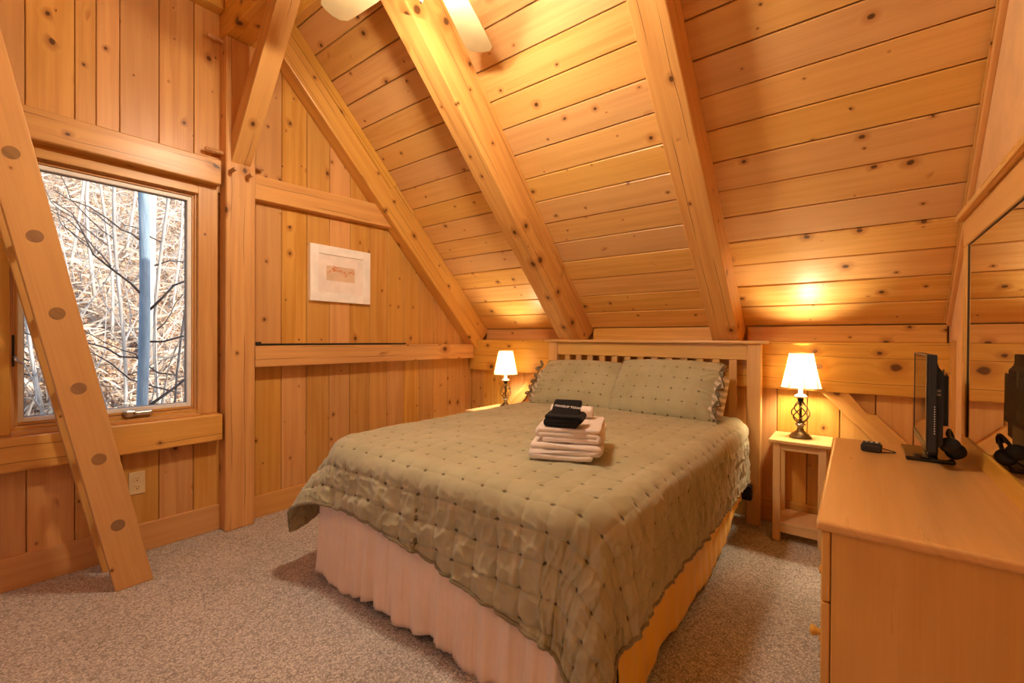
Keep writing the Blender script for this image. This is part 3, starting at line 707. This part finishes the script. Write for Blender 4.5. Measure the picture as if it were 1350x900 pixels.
# bed skirt
sk = thing('bed_skirt', 'gathered bed skirt below the quilt, dusty white in front and gold along the side', 'bed skirt', (-1.35, 1.18, 0))
def skirt_panel(name, P0, P1, nrm, mat, z0, z1, amp, seed, n=520, flare=.03):
    P0, P1, nrm = np.array(P0, float), np.array(P1, float), np.array(nrm, float); L = np.linalg.norm(P1-P0)
    s = np.linspace(0, L, n); zz = np.linspace(0, 1, 26)
    S, T = np.meshgrid(s, zz, indexing='ij')
    w = np.sin(S*58+seed+5*vnoise(S*4+seed, S*0+1)+T*1.2*vnoise(S*6, T)) * (.55+vnoise(S*9+seed*3, S*0+2)) + .9*vnoise(S*14+seed, T*1.5) + .45*vnoise(S*70+seed, T*2) + .25*vnoise(S*130, T*3)
    off = amp*(.15+.85*T)*w + flare*T
    hem = z0 + .012 + .016*np.sin(S*15+seed) + .03*vnoise(S*5, S*0+seed)
    P = P0 + (P1-P0)*(S/L)[..., None]
    P = P + nrm*off[..., None]; Z = z1 + (hem-z1)*T
    P[..., 2] = Z
    o = grid_mesh(name, P, mat, sk); md = o.modifiers.new('thickness', 'SOLIDIFY'); md.thickness = .003; return o
skirt_panel('front_panel', (BX0, BY0+.008, 0), (BX1-.09, BY0+.012, 0), (0, -1, 0), M['skirt'], .016, .50, .019, 1.0)
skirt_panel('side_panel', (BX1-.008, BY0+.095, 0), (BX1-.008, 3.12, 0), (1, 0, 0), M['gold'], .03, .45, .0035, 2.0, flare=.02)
skirt_panel('side_panel', (BX0, 3.15, 0), (BX0, BY0+.008, 0), (-1, 0, 0), M['skirt'], .012, .50, .014, 3.0)
# the gold panel's hem lifts towards the headboard
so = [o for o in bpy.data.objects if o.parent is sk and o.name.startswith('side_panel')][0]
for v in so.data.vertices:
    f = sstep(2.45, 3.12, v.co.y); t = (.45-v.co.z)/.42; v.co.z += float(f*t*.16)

# quilt
def build_quilt():
    s = .100
    xc = (BX0+BX1)/2; hw = (BX1-BX0)/2
    na, nb = 470, 500
    R = .085
    aL = hw + .45; aR = hw + .39      # arc reach to the window side and to the dresser side
    yh = 3.19                           # edge by the pillows
    Ltop = yh - BY0
    t1 = np.linspace(-aL, aR, na); t2 = np.linspace(0, 1, nb)
    A_, T_ = np.meshgrid(t1, t2, indexing='ij')
    drop = .275 + .175*sstep(-.5, .95, A_)
    B_ = T_*(Ltop + drop)
    def prof(e, R, slope):
        """e: length past the start of the rounded edge -> (outward, down)"""
        q = R*PI/2
        th = np.clip(e, 0, q)/R
        o = R*np.sin(th); d = R*(1-np.cos(th)); ex_ = np.maximum(e-q, 0)
        return o + ex_*slope, d + ex_*math.sqrt(1-slope*slope)
    edge_a = hw + .035; edge_b = Ltop + .03
    rho = .235
    ia, ib = edge_a-rho, edge_b-rho            # inner rectangle; its corners are rounded by rho - R, then the cloth bends over R
    ea = np.maximum(np.abs(A_)-ia, 0); eb = np.maximum(B_-ib, 0)
    rad = np.hypot(ea, eb); th = np.arctan2(eb, ea+1e-9)
    corner = np.sin(2*th)
    r0 = rho-R
    r = np.maximum(rad-r0, 0) * (1-np.where(A_ < 0, .08, .02)*corner**1.5)
    left = A_ < 0
    slope = np.where(left, .10, .02) + corner*np.where(left, .42, .04)
    rip = corner*np.sin(th*8+.6)*np.where(left, .03, .022)*np.clip(r/.4, 0, 1)
    q = R*PI/2; th2 = np.clip(r, 0, q)/R; ex_ = np.maximum(r-q, 0)
    o = np.minimum(rad, r0) + R*np.sin(th2) + ex_*(slope) + rip*np.clip(ex_/.2, 0, 1)
    d = R*(1-np.cos(th2)) + ex_*np.sqrt(np.maximum(0, 1-slope**2))
    ux = np.cos(th)*np.sign(A_); uy = -np.sin(th)
    flat_a = np.clip(np.abs(A_), 0, ia)*np.sign(A_); flat_b = np.minimum(B_, ib)
    X = xc + flat_a + o*ux; Y = yh - flat_b + o*uy; Z = BZ - d
    Z = Z + .012*np.cos(A_/hw*PI/2)*(r < .01) * 0
    P = np.stack([X, Y, Z], -1)
    # crown of the bed
    P[..., 2] += .018*np.clip(1-(A_/hw)**2, 0, 1)*np.clip(B_/.3, 0, 1)*np.clip((Ltop-B_)/.3, 0, 1)
    du = np.gradient(P, axis=0); dv = np.gradient(P, axis=1); N = np.cross(du, dv); N /= np.linalg.norm(N, axis=-1, keepdims=True)+1e-9
    N *= np.sign(N[na//2, nb//3, 2])
    # quilting
    wav = .018*vnoise(A_*7, B_*7); 
    ua, ub = (A_+wav)/s, (B_+.018*vnoise(A_*6+30, B_*6))/s
    fa = np.abs(ua-np.round(ua)); fb = np.abs(ub-np.round(ub))
    hang = sstep(.05, .20, r)                       # 0 on top, 1 where it hangs
    frontness = hang*np.sin(th)**2; sideness = hang*np.cos(th)**2
    line_a = np.exp(-(fa/.07)**2); line_b = np.exp(-(fb/.07)**2); dot = np.exp(-(fa**2+fb**2)/(.16**2))
    puff = (np.sqrt(np.clip(np.sin(PI*fa)*1.0, 0, 1)*np.clip(np.sin(PI*fb), 0, 1)))
    h = (1-hang)*(-.004*dot - .0008*(line_a+line_b) + .0012*puff)
    h += hang*(-.0065*line_a*(frontness*1.0+.2*sideness) - .0055*line_b*(frontness*.9+.8*sideness) - .006*dot + .0022*puff)
    # gathers: ridges that run down the hanging sides
    h += frontness*.010*vnoise(A_*26+3, B_*5) + frontness*.006*vnoise(A_*50, B_*22)
    h += sideness*(.015*vnoise(A_*6+B_*7, B_*24+8) + .007*vnoise(A_*14, B_*52+1))
    h += frontness*.010*vnoise(A_*9, B_*18+4)
    h += (1-hang)*(.004*vnoise(A_*18, B_*18) + .008*vnoise(A_*5, B_*5) + .0025*vnoise(A_*40+7, B_*34))
    ridged = lambda n: (1-np.abs(2*n))**2
    h += frontness*.009*ridged(vnoise(A_*23+.6*np.sin(B_*20), B_*6)) + frontness*.007*ridged(vnoise(A_*30+B_*14, B_*30-A_*9))
    h += sideness*.010*ridged(vnoise(A_*5+3, B_*21+A_*9)) + sideness*.006*ridged(vnoise(A_*22, B_*38-A_*12))
    h += (1-hang)*.0025*ridged(vnoise(A_*16+B_*5+3, B_*13-A_*6))
    h += .02*hang*vnoise(A_*3.1+1, B_*3.3+2)
    h *= np.clip(1.0, 0, 1)
    P = P + N*h[..., None]
    # the hem itself waves a little
    UV = np.stack([ua, ub], -1)
    return P, UV
Pq, UVq = build_quilt()
qt = thing('quilt', 'olive green tufted quilt spread over the bed, hanging lower at the near corner', 'quilt', (-1.35, 2.1, BZ))
qo = grid_mesh('quilt_top', Pq, M['quilt'], qt, uv=UVq)
qo.data.flip_normals() if qo.data.polygons[len(qo.data.polygons)//2].normal.z < 0 else None
qo.data.materials.append(M['quiltback'])
md = qo.modifiers.new('thickness', 'SOLIDIFY'); md.thickness = .012; md.offset = -1; md.material_offset = 1; md.material_offset_rim = 0
# bound edge
edge = np.concatenate([Pq[0, :, :], Pq[1:, -1, :], Pq[-1, ::-1, :][1:]])[::2]
mobj('binding', tube_bm([V(p) for p in edge], .0075, 7), M['binding'], qt, smooth=True)

# pillows
def pillow(xc, yc, zc, w, h, th, tilt, rotz, label, mats, seed, open_side):
    t = thing('pillow', label, 'pillow', (xc, yc, zc-.16), group='quilted pillows on the bed')
    R = Matrix.Translation((xc, yc, zc)) @ Matrix.Rotation(rotz, 4, 'Z') @ Matrix.Rotation(tilt, 4, 'X')
    def sheet(u, v, sgn, thick, inset=0.0):
        e = np.clip(1-np.abs(u)**3.2, 0, 1)**.55 * np.clip(1-np.abs(v)**2.8, 0, 1)**.6
        px = u*w/2*(1-.03*(1-v*v)*0-.035*np.abs(v)**2*np.abs(u)); py = v*h/2*(1-.06*np.abs(u)**2*np.abs(v))
        wr = .012*vnoise(u*7+seed, v*6+seed)*e + .007*vnoise(u*18+seed*2, v*9)*e
        wr += .012*np.sin(v*26+3*vnoise(u*3, v*3+seed)*4)*sstep(.55, .98, u*open_side)*e
        return np.stack([px, py, sgn*(thick/2*e)+wr*sgn*.9], -1)
    n = 90
    g = np.linspace(-1, 1, n); U, Vv = np.meshgrid(g, g, indexing='ij')
    top = sheet(U, Vv, 1, th); bot = sheet(U, Vv, -1, th*.8)
    allP = np.concatenate([top, bot[:, ::-1]], 1)
    Pw = np.einsum('ij,abj->abi', np.array(R.to_3x3()), allP) + np.array(R.translation)
    uv = np.stack([np.concatenate([U, U[:, ::-1]], 1)*w/2/.085, np.concatenate([Vv, Vv[:, ::-1]], 1)*h/2/.085+.5], -1)
    grid_mesh('sham', Pw, M['quilt'], t, uv=uv)
    # piped seam round the edge
    ed = [V(p) for p in np.concatenate([top[:, 0], top[-1, 1:], top[::-1, -1][1:], top[0, ::-1][1:]])[::3]]
    mobj('piping', tube_bm([R @ p for p in ed], .0045, 6), M['tie'], t, smooth=True)
    # the pillow end that shows past the open edge of the sham
    gi = np.linspace(-1, 1, 40); U2, V2 = np.meshgrid(gi, gi, indexing='ij')
    def endsheet(sgn):
        e = np.clip(1-np.abs(U2)**3, 0, 1)**.5 * np.clip(1-np.abs(V2)**3, 0, 1)**.5
        px = open_side*(w/2-.04) + U2*.075; py = V2*h/2*(.78-.14*np.clip(U2*open_side, 0, 1)) - .02
        return np.stack([px, py-.01, sgn*th*.30*e - .012 + .008*vnoise(U2*4+seed, V2*6)*e], -1)
    Pe = np.concatenate([endsheet(1), endsheet(-1)[:, ::-1]], 1)
    Pe = np.einsum('ij,abj->abi', np.array(R.to_3x3()), Pe) + np.array(R.translation)
    grid_mesh('pillow_end', Pe, mats, t)
    for v in (-.62, -.1, .5):
        bm = bmesh.new(); bx = open_side*(w/2-.012); by = v*h/2; b0 = V((bx, by, th*.30))
        for sg in (-1, 1):   # a bow: two loops and two tails
            lp = [R @ (b0+V((open_side*.028*math.sin(PI*k/8), sg*(.008+.030*math.sin(PI*k/8)+.012*math.sin(2*PI*k/8)), .018*math.sin(PI*k/8)))) for k in range(9)]
            tube_bm(lp, .0055, 6, bm)
            tl_ = [R @ (b0+V((open_side*.01*k, sg*.009*k-.014*k*(sg < 0), .012-.008*k))) for k in range(5)]
            tube_bm(tl_, .0045, 6, bm)
        o = mobj('tie_bow', bm, M['tie'], t, smooth=True)
    return t
pillow(-1.702, 3.035, .858, .70, .46, .17, math.radians(47), math.radians(2), 'olive quilted pillow nearer the gable wall, sagging at its tied end', M['bone'], 1.0, -1)
pillow(-1.024, 3.010, .870, .72, .46, .18, math.radians(54), math.radians(-2), 'plump olive quilted pillow nearer the dresser, striped pillowcase showing at its tied end', M['bone'], 5.0, 1)

# ------------------------------------------------------------------ towels on the bed
def ribbon(path, th, n_round=5):
    """closed outline of a folded layer: path of 2-D points offset by th/2 on both sides"""
    P = np.array(path, float); T = np.gradient(P, axis=0); T /= np.linalg.norm(T, axis=1, keepdims=True); N = np.stack([-T[:, 1], T[:, 0]], 1)
    a = P+N*th/2; b = (P-N*th/2)[::-1]
    e1 = [P[-1]+th/2*(math.cos(q)*N[-1]+math.sin(q)*T[-1]) for q in np.linspace(0, PI, n_round+2)[1:-1]]
    e0 = [P[0]+th/2*(-math.cos(q)*N[0]-math.sin(q)*T[0]) for q in np.linspace(0, PI, n_round+2)[1:-1]]
    return np.array(list(a)+e1+list(b)+e0)
def fold_path(w, layers, th, start=1):
    pts = []; side = start
    for i in range(layers):
        z = th*(i+.5); xs_ = np.linspace(side*(w/2-th*.5), -side*(w/2-th*.5), 14)
        xs_ = xs_ if i else np.linspace(side*(w/2-th*.5)*.8, -side*(w/2-th*.5), 14)
        pts += [(x, z) for x in xs_]
        side = -side
        if i < layers-1:
            for q in np.linspace(0, PI, 7)[1:-1]: pts.append((side*(w/2-th*.5)+side*math.sin(q)*th/2, z+th/2-math.cos(q)*th/2))
    return pts
def soft_extrude(name, outline, depth, mat, R, parent, seed, amp=.006, nd=22, bow=.0):
    s = np.linspace(-1, 1, nd); n = len(outline); c = outline.mean(0)
    S, _ = np.meshgrid(s, np.arange(n), indexing='ij')
    k = 1-.04*np.abs(S)**6
    U = c[0]+(outline[:, 0][None]-c[0])*k; Zz = c[1]+(outline[:, 1][None]-c[1])*k
    Yv = S*depth/2
    nz1 = amp*vnoise(U*22+seed, Yv*14+seed*3); nz2 = amp*vnoise(U*18+seed*5, Zz*60+Yv*10+seed)
    Zz = Zz + nz1 + bow*(U/ (np.abs(U).max()+1e-6))**2; Yv = Yv + nz2*1.5; U = U + amp*vnoise(Yv*12, Zz*60+seed)
    P = np.stack([U, Yv, Zz], -1)
    bm = bmesh.new(); vv = [[bm.verts.new(R @ V(p)) for p in row] for row in P]
    for i in range(nd-1):
        for j in range(n): bm.faces.new((vv[i][j], vv[i+1][j], vv[i+1][(j+1) % n], vv[i][(j+1) % n]))
    bm.faces.new(vv[0]); bm.faces.new(vv[-1][::-1])
    return mobj(name, bm, mat, parent, smooth=True)
tz0 = BZ+.019
def TR(cx, cy, z, a): return Matrix.Translation((cx, cy, z)) @ Matrix.Rotation(math.radians(a), 4, 'Z')
w_, th_ = .285, .0215
o = soft_extrude('folded_towel', ribbon(fold_path(w_, 3, th_, 1), th_*.97), .34, M['towel'], TR(-.985, 1.685, tz0, 24), None, 1.0); tag(o, 'folded white bath towel at the bottom of the pile on the quilt', 'towel', 'white towels on the bed')
o = soft_extrude('folded_towel', ribbon(fold_path(w_-.025, 3, th_*.92, -1), th_*.9), .32, M['towel'], TR(-.975, 1.70, tz0+.0672, 22), None, 4.0); tag(o, 'folded white bath towel on top of the other in the pile on the quilt', 'towel', 'white towels on the bed')
# rolled face cloth behind the black one
pr2 = [(.026*math.cos(q), .027+.026*math.sin(q)) for q in np.linspace(0, 2*PI, 24, endpoint=False)]
o = soft_extrude('rolled_washcloth', np.array(pr2), .19, M['towel'], TR(-1.03, 1.79, tz0+.129, 22) @ Matrix.Rotation(PI/2, 4, 'Z'), None, 7.0, .004); tag(o, 'small white washcloth rolled up behind the black one', 'washcloth', 'white towels on the bed')
bw = thing('black_washcloth', 'folded black washcloth with white lettering on top of the towels', 'washcloth', (-1.0, 1.70, tz0+.2))
RB = TR(-.948, 1.592, tz0+.1295, 17)
soft_extrude('folded_cloth', ribbon(fold_path(.150, 3, .016, 1), .0155), .10, M['towelblack'], RB @ Matrix.Rotation(math.radians(6), 4, 'X') @ Matrix.Translation((0, 0, .004)), bw, 9.0, .003)
RF = RB @ Matrix.Translation((.008, .012, .071)) @ Matrix.Rotation(math.radians(38), 4, 'X')
soft_extrude('folded_flap', ribbon(fold_path(.132, 1, .016, 1), .016), .090, M['towelblack'], RF @ Matrix.Translation((0, 0, -.012)), bw, 12.0, .0015)
tx = bpy.data.curves.new('lettering', 'FONT'); tx.body = 'MAKEUP TOWEL'; tx.size = .0165; tx.align_x = 'CENTER'; tx.extrude = .0005
tmp = bpy.data.objects.new('lettering', tx); C.objects.link(tmp)
tme = bpy.data.meshes.new_from_object(tmp.evaluated_get(bpy.context.evaluated_depsgraph_get())); bpy.data.objects.remove(tmp)
tme.materials.clear(); tme.materials.append(M['thread'])
to = bpy.data.objects.new('embroidery', tme); to.matrix_basis = RF @ Matrix.Translation((.006, -.006, .0062)) @ Matrix.Rotation(math.radians(-5), 4, 'Z'); link(to, bw); to['kind'] = 'stuff'

# ------------------------------------------------------------------ night stands
def nightstand(x0, x1, y0, y1, zt, label):
    t = thing('nightstand', label, 'nightstand', ((x0+x1)/2, (y0+y1)/2, 0))
    g = M['stand']
    box('top', (x0-.022, y0-.022, zt-.020), (x1+.022, y1+.01, zt), g, t, bev=.003)
    lw = .038
    for a in (x0, x1-lw):
        for b in (y0, y1-lw): box('leg', (a, b, 0), (a+lw, b+lw, zt-.020), g, t, bev=.002)
    for b in (y0+.006, y1-.026): box('apron', (x0+lw, b, zt-.062), (x1-lw, b+.018, zt-.020), g, t, bev=.001)
    for a in (x0+.006, x1-.024): box('side_apron', (a, y0+lw, zt-.062), (a+.018, y1-lw, zt-.020), g, t, bev=.001)
    box('shelf', (x0+.004, y0+.004, .098), (x1-.004, y1-.004, .114), g, t, bev=.002)
    box('shelf_apron', (x0+lw, y0+.006, .052), (x1-lw, y0+.022, .098), g, t, bev=.001)
    return t
nightstand(-.388, -.124, 3.088, 3.366, .607, 'pale wooden nightstand with a low shelf between bed and dresser')
nightstand(-2.685, -2.36, 2.86, 3.30, .575, 'pale wooden nightstand beyond the bed in the corner, only its top showing')

# ------------------------------------------------------------------ lamps
def lamp(x, y, z, label, group):
    t = thing('table_lamp', label, 'lamp', (x, y, z), group); o = (x, y, z)
    mobj('base', lathe_bm([(0, 0), (.058, 0), (.060, .006), (.057, .012), (.050, .016), (.047, .024), (.034, .032), (.020, .045), (.015, .062), (.020, .068), (.020, .074), (0, .074)], 32, o), M['bronze'], t, smooth=True)
    mobj('collar', lathe_bm([(0, .074), (.026, .074), (.030, .080), (.026, .087), (.016, .092), (0, .092)], 24, o), M['steel'], t, smooth=True)
    for k in range(6):
        p = []
        for j in range(19):
            f = j/18; r_ = .008+.042*math.sin(PI*f)**.8*(1.15-.45*f); a = 2*PI*k/6 + f*2.3
            p.append((x+r_*math.cos(a), y+r_*math.sin(a), z+.088+.135*f))
        mobj('cage_strand', tube_bm(p, .0038, 6), M['bronze'], t, smooth=True)
    mobj('stem', tube_bm([(x, y, z+.088), (x, y, z+.225)], .0075, 10), M['bronze'], t)
    mobj('cup', lathe_bm([(0, .220), (.014, .222), (.018, .240), (0, .243)], 20, o), M['darkmetal'], t, smooth=True)
    mobj('socket_dish', lathe_bm([(0, .243), (.034, .246), (.036, .252), (.024, .262), (.012, .268), (.010, .300), (0, .300)], 24, o), M['porcelain'], t, smooth=True)
    # bulb: frosted glass that gives the light
    bmz = z+.425; R_ = .026
    b = mobj('bulb', lathe_bm([(0, .034)] + [(R_*math.sin(PI*i/10), .008+R_*math.cos(PI*i/10)) for i in range(1, 9)] + [(.012, -.035), (.011, -.06), (0, -.062)], 16, (x, y, bmz)), BULB, t, smooth=True)
    # pleated shade
    n = 160; zt, zb = z+.515, z+.305; rt_, rb_ = .062, .106
    hh = np.linspace(0, 1, 12); an = np.linspace(0, 2*PI, n, endpoint=False)
    H, A2 = np.meshgrid(hh, an, indexing='ij')
    rr_ = rt_+(rb_-rt_)*(H*.82+.18*H**2.6) + .0011*np.cos(A2*40)
    P = np.stack([x+rr_*np.cos(A2), y+rr_*np.sin(A2), zt+(zb-zt)*H], -1).transpose(1, 0, 2)
    sh = grid_mesh('shade', P, M['shade'], t, closed_u=True)
    rad = lambda h_: rt_+(rb_-rt_)*(h_*.82+.18*h_**2.6)
    for h_, r_ in ((0, .0026), (1, .0026)):
        mobj('shade_trim', tube_bm([(x+(rad(h_)+.001)*math.cos(2*PI*k/48), y+(rad(h_)+.001)*math.sin(2*PI*k/48), zt+(zb-zt)*h_) for k in range(49)], r_, 6, caps=False), M['shadetrim'], sh, smooth=True)
    for k in range(8):
        a = 2*PI*(k+.35)/8
        mobj('shade_rib', tube_bm([(x+(rad(h_)+.0012)*math.cos(a), y+(rad(h_)+.0012)*math.sin(a), zt+(zb-zt)*h_) for h_ in np.linspace(0, 1, 8)], .0021, 5), M['shadetrim'], sh, smooth=True)
    for k in range(2):
        a = PI*k
        mobj('harp', tube_bm([(x+.010*math.cos(a), y+.010*math.sin(a), z+.296), (x+.030*math.cos(a), y+.030*math.sin(a), z+.315), (x+.052*math.cos(a), y+.052*math.sin(a), z+.40), (x+.058*math.cos(a), y+.058*math.sin(a), z+.50)], .0015, 5), M['steel'], t, smooth=True)
    return t
BULB = bulb('lit_lamp_bulb', LAMPC, LAMP_W/(PI*.0105))
GL = 'matching bedside lamps'
lamp(-.262, 3.235, .6075, 'lit bedside lamp with pleated shade on the nightstand near the dresser', GL)
lamp(-2.500, 3.150, .5755, 'lit bedside lamp in the far corner behind the bed', GL)

# ------------------------------------------------------------------ dresser
dr = thing('dresser', 'low honey maple dresser with round knobs against the plain wall', 'dresser', (.17, 1.96, 0))
DX0, DX1, DY0, DY1, DZ = -.075, .412, 1.351, 2.574, .75
g = M['maple']
box('top', (DX0, DY0, DZ-.026), (DX1, DY1, DZ), g, dr, bev=.008, seg=3, axis=1)
for y in (DY0+.016, DY1-.036):
    box('end_panel', (-.043, y, .06), (DX1, y+.02, DZ-.026), g, dr, bev=.001, axis=2)
    if y > 2: box('corner_stile', (-.062, y-.002, 0), (-.045, y+.022, DZ-.026), g, dr, bev=.003, axis=2)
box('back_panel', (DX1-.012, DY0+.036, .06), (DX1, DY1-.036, DZ-.03), g, dr, bev=0)
box('plinth', (-.04, DY0+.036, .02), (DX1-.02, DY1-.036, .08), g, dr, bev=0)
box('face_frame', (-.058, DY0+.038, .08), (-.046, DY1-.038, DZ-.027), g, dr, bev=0, axis=1)
ya, ym, yb_ = DY0+.016, (DY0+DY1)/2, DY1-.040
for z0_, z1_, cols in ((.07, .30, ((ya, ym-.002), (ym+.002, yb_))), (.304, .540, ((ya, ym-.002), (ym+.002, yb_))), (.544, .722, ((ya, yb_),))):
    for a, b in cols:
        d = box('drawer', (-.064, a, z0_), (-.045, b, z1_), g, dr, bev=.003, axis=1)
        for yk in ((a+.095, b-.095) if len(cols) > 1 else (a+.52, b-.45)):
            mobj('knob', lathe_bm([(0, 0), (.009, 0), (.008, .008), (.012, .016), (.0155, .021), (.013, .027), (0, .030)], 18), g, d, smooth=True,
                 mw=Matrix.Translation((-.064, yk, z0_+.108)) @ Matrix.Rotation(-PI/2, 4, 'Y'))
# mirror
mr = thing('dresser_mirror', 'large maple framed mirror standing on the dresser', 'mirror', (.375, 1.96, DZ))
MY0, MY1 = 1.31, 2.612
box('bottom_rail', (.352, MY0, DZ), (.392, MY1, .816), g, mr, bev=.003)
box('stile', (.352, MY1-.078, .816), (.392, MY1, 1.59), g, mr, bev=.003); box('stile', (.352, MY0, .816), (.392, MY0+.078, 1.59), g, mr, bev=.003)
box('top_rail', (.352, MY0, 1.59), (.392, MY1, 1.70), g, mr, bev=.003)
box('cornice', (.330, MY0-.03, 1.70), (.402, MY1+.03, 1.728), g, mr, bev=.007, seg=2)
box('backing', (.380, MY0+.06, .80), (.388, MY1-.06, 1.61), M['blackmatte'], mr, bev=0)
box('mirror_glass', (.3585, MY0+.07, .81), (.378, MY1-.072, 1.60), M['mirror'], mr, bev=0)
for lo, hi in (((.3555, MY1-.083, .816), (.358, MY1-.078, 1.594)), ((.3555, MY0+.078, 1.586), (.358, MY1-.078, 1.59))):
    box('dark_bead', lo, hi, M['slot'], mr, bev=0)

# ------------------------------------------------------------------ television
tv = thing('television', 'small flat television seen edge on, standing on the dresser', 'television', (.22, 2.38, DZ))
TY0, TY1, TZ0, TZ1 = 2.135, 2.560, .838, 1.153
TVX = .200
mobj('base', bm_box((.155, 2.252, DZ+.001), (.293, 2.505, DZ+.016), .005, 2), M['glossbase'], tv)
mobj('neck', bm_box((.222, 2.30, DZ+.016), (.250, 2.46, TZ0+.06), .004), M['black'], tv)
mobj('casing', bm_box((TVX+.004, TY0, TZ0-.028), (TVX+.028, TY1, TZ1), .004, 2), M['blackmatte'], tv)
b = .020
for lo, hi in (((TVX, TY0, TZ0-.028), (TVX+.006, TY0+b, TZ1)), ((TVX, TY1-b*.8, TZ0-.028), (TVX+.006, TY1, TZ1)), ((TVX, TY0+b, TZ1-b*.3), (TVX+.006, TY1-b, TZ1)), ((TVX, TY0+b, TZ0-.028), (TVX+.006, TY1-b, TZ0))):
    mobj('bezel', bm_box(lo, hi, .001), M['black'], tv)
mobj('screen', bm_box((TVX+.0015, TY0+b, TZ0), (TVX+.005, TY1-b, TZ1-b*.3)), M['gloss'], tv)
bm = bmesh.new()
pts = [(TVX+.028, TZ1-.02), (TVX+.034, TZ1-.045), (TVX+.046, TZ1-.062), (TVX+.046, TZ0+.0), (TVX+.028, TZ0-.02)]
a_ = [bm.verts.new((x, TY0+.02, z)) for x, z in pts]; b_ = [bm.verts.new((x, TY1-.02, z)) for x, z in pts]
bm.faces.new(a_); bm.faces.new(b_[::-1])
for i in range(5): bm.faces.new((a_[i], b_[i], b_[(i+1) % 5], a_[(i+1) % 5]))
rc = mobj('rear_cover', bm, M['blackmatte'], tv)
rb = mobj('rear_box', bm_box((TVX+.046, TY0+.06, TZ0+.06), (TVX+.064, TY1-.06, TZ1-.075), .003), M['blackmatte'], rc)
for i in range(4):
    mobj('vent_hole', bm_box((TVX+.0635, 2.22+.23*(i % 2), .92+.15*(i//2)), (TVX+.0645, 2.26+.23*(i % 2), .932+.15*(i//2))), M['slot'], rb)
for i in range(2):
    mobj('label_sticker', bm_box((TVX+.0638, 2.30, .915+.12*i), (TVX+.0646, 2.335, .975+.12*i)), M['print'], rb)
bm = bmesh.new()
for i in range(12): bm_box((TVX+.020, TY0-.0006, .875+.0085*i), (TVX+.0235, TY0+.001, .8788+.0085*i), bm=bm)
for i in range(2): bm_box((TVX+.030, TY0+.0185, 1.008+.014*i), (TVX+.039, TY0+.021, 1.016+.014*i), bm=bm)
o = mobj('printed_marks', bm, M['print'], tv); o['kind'] = 'stuff'

# headphones hung behind the television
HPX = -.012
hp = thing('headphones', 'black padded headphones lying behind the television', 'headphones', (.30, 2.30, DZ))
def cup(c, d, r):
    q = V(d).to_track_quat('Z', 'Y').to_matrix().to_4x4(); q.translation = V(c)
    e = mobj('ear_cup', lathe_bm([(0, .016), (r*.7, .015), (r*.95, .008), (r, 0), (r*.9, -.012), (0, -.014)], 24), M['blackmatte'], hp, smooth=True, mw=q)
    mobj('ear_pad', lathe_bm([(r*.45, -.012), (r*.55, -.024), (r*.8, -.028), (r*1.0, -.020), (r*1.0, -.010)], 24), M['ear'], e, smooth=True, mw=q)
cup((.290+HPX, 2.255, DZ+.072), (.2, -.9, .15), .028); cup((.310+HPX, 2.285, DZ+.048), (.3, -.8, .35), .028)
arc = []
for k in range(17):
    f = k/16; a = PI*f
    arc.append(V((.290+HPX, 2.268, DZ+.072)).lerp(V((.310+HPX, 2.300, DZ+.048)), f) + V((.004*math.sin(a), .125*math.sin(a), .045*math.sin(a))))
mobj('headband', tube_bm(arc, .0065, 8), M['blackmatte'], hp, smooth=True)
mobj('headband_pad', tube_bm([p+V((0, -.003, -.006)) for p in arc[4:13]], .009, 8), M['ear'], hp, smooth=True)

# small black gadget with a wrist loop
cm = thing('small_gadget', 'small black keypad gadget with a cord loop lying on the dresser', 'gadget', (.055, 2.33, DZ))
Rg = Matrix.Translation((.056, 2.335, DZ)) @ Matrix.Rotation(math.radians(-4), 4, 'Z')
mobj('body', bm_box((-.034, -.030, 0.001), (.034, .030, .032), .008, 3), M['black'], cm, mw=Rg)
tp = mobj('top_face', bm_box((-.028, -.018, .032), (.028, .028, .036), .001), M['blackmatte'], cm, mw=Rg)
for i in range(3):
    for j in range(2): mobj('button', bm_box((-.021+.016*i, -.010+.017*j, .036), (-.011+.016*i, .001+.017*j, .039), .0015), M['print'] if (i+j) % 2 else M['bone'], tp, mw=Rg)
lpn = [Rg @ V((.032+.034*(1-math.cos(a))/2*1.25, .020-.040*k/14, .004+.012*(1-k/14)**2)) for k, a in ((k, 2*PI*k/14) for k in range(15))]
mobj('wrist_loop', tube_bm(lpn, .0022, 6), M['blackmatte'], cm, smooth=True)
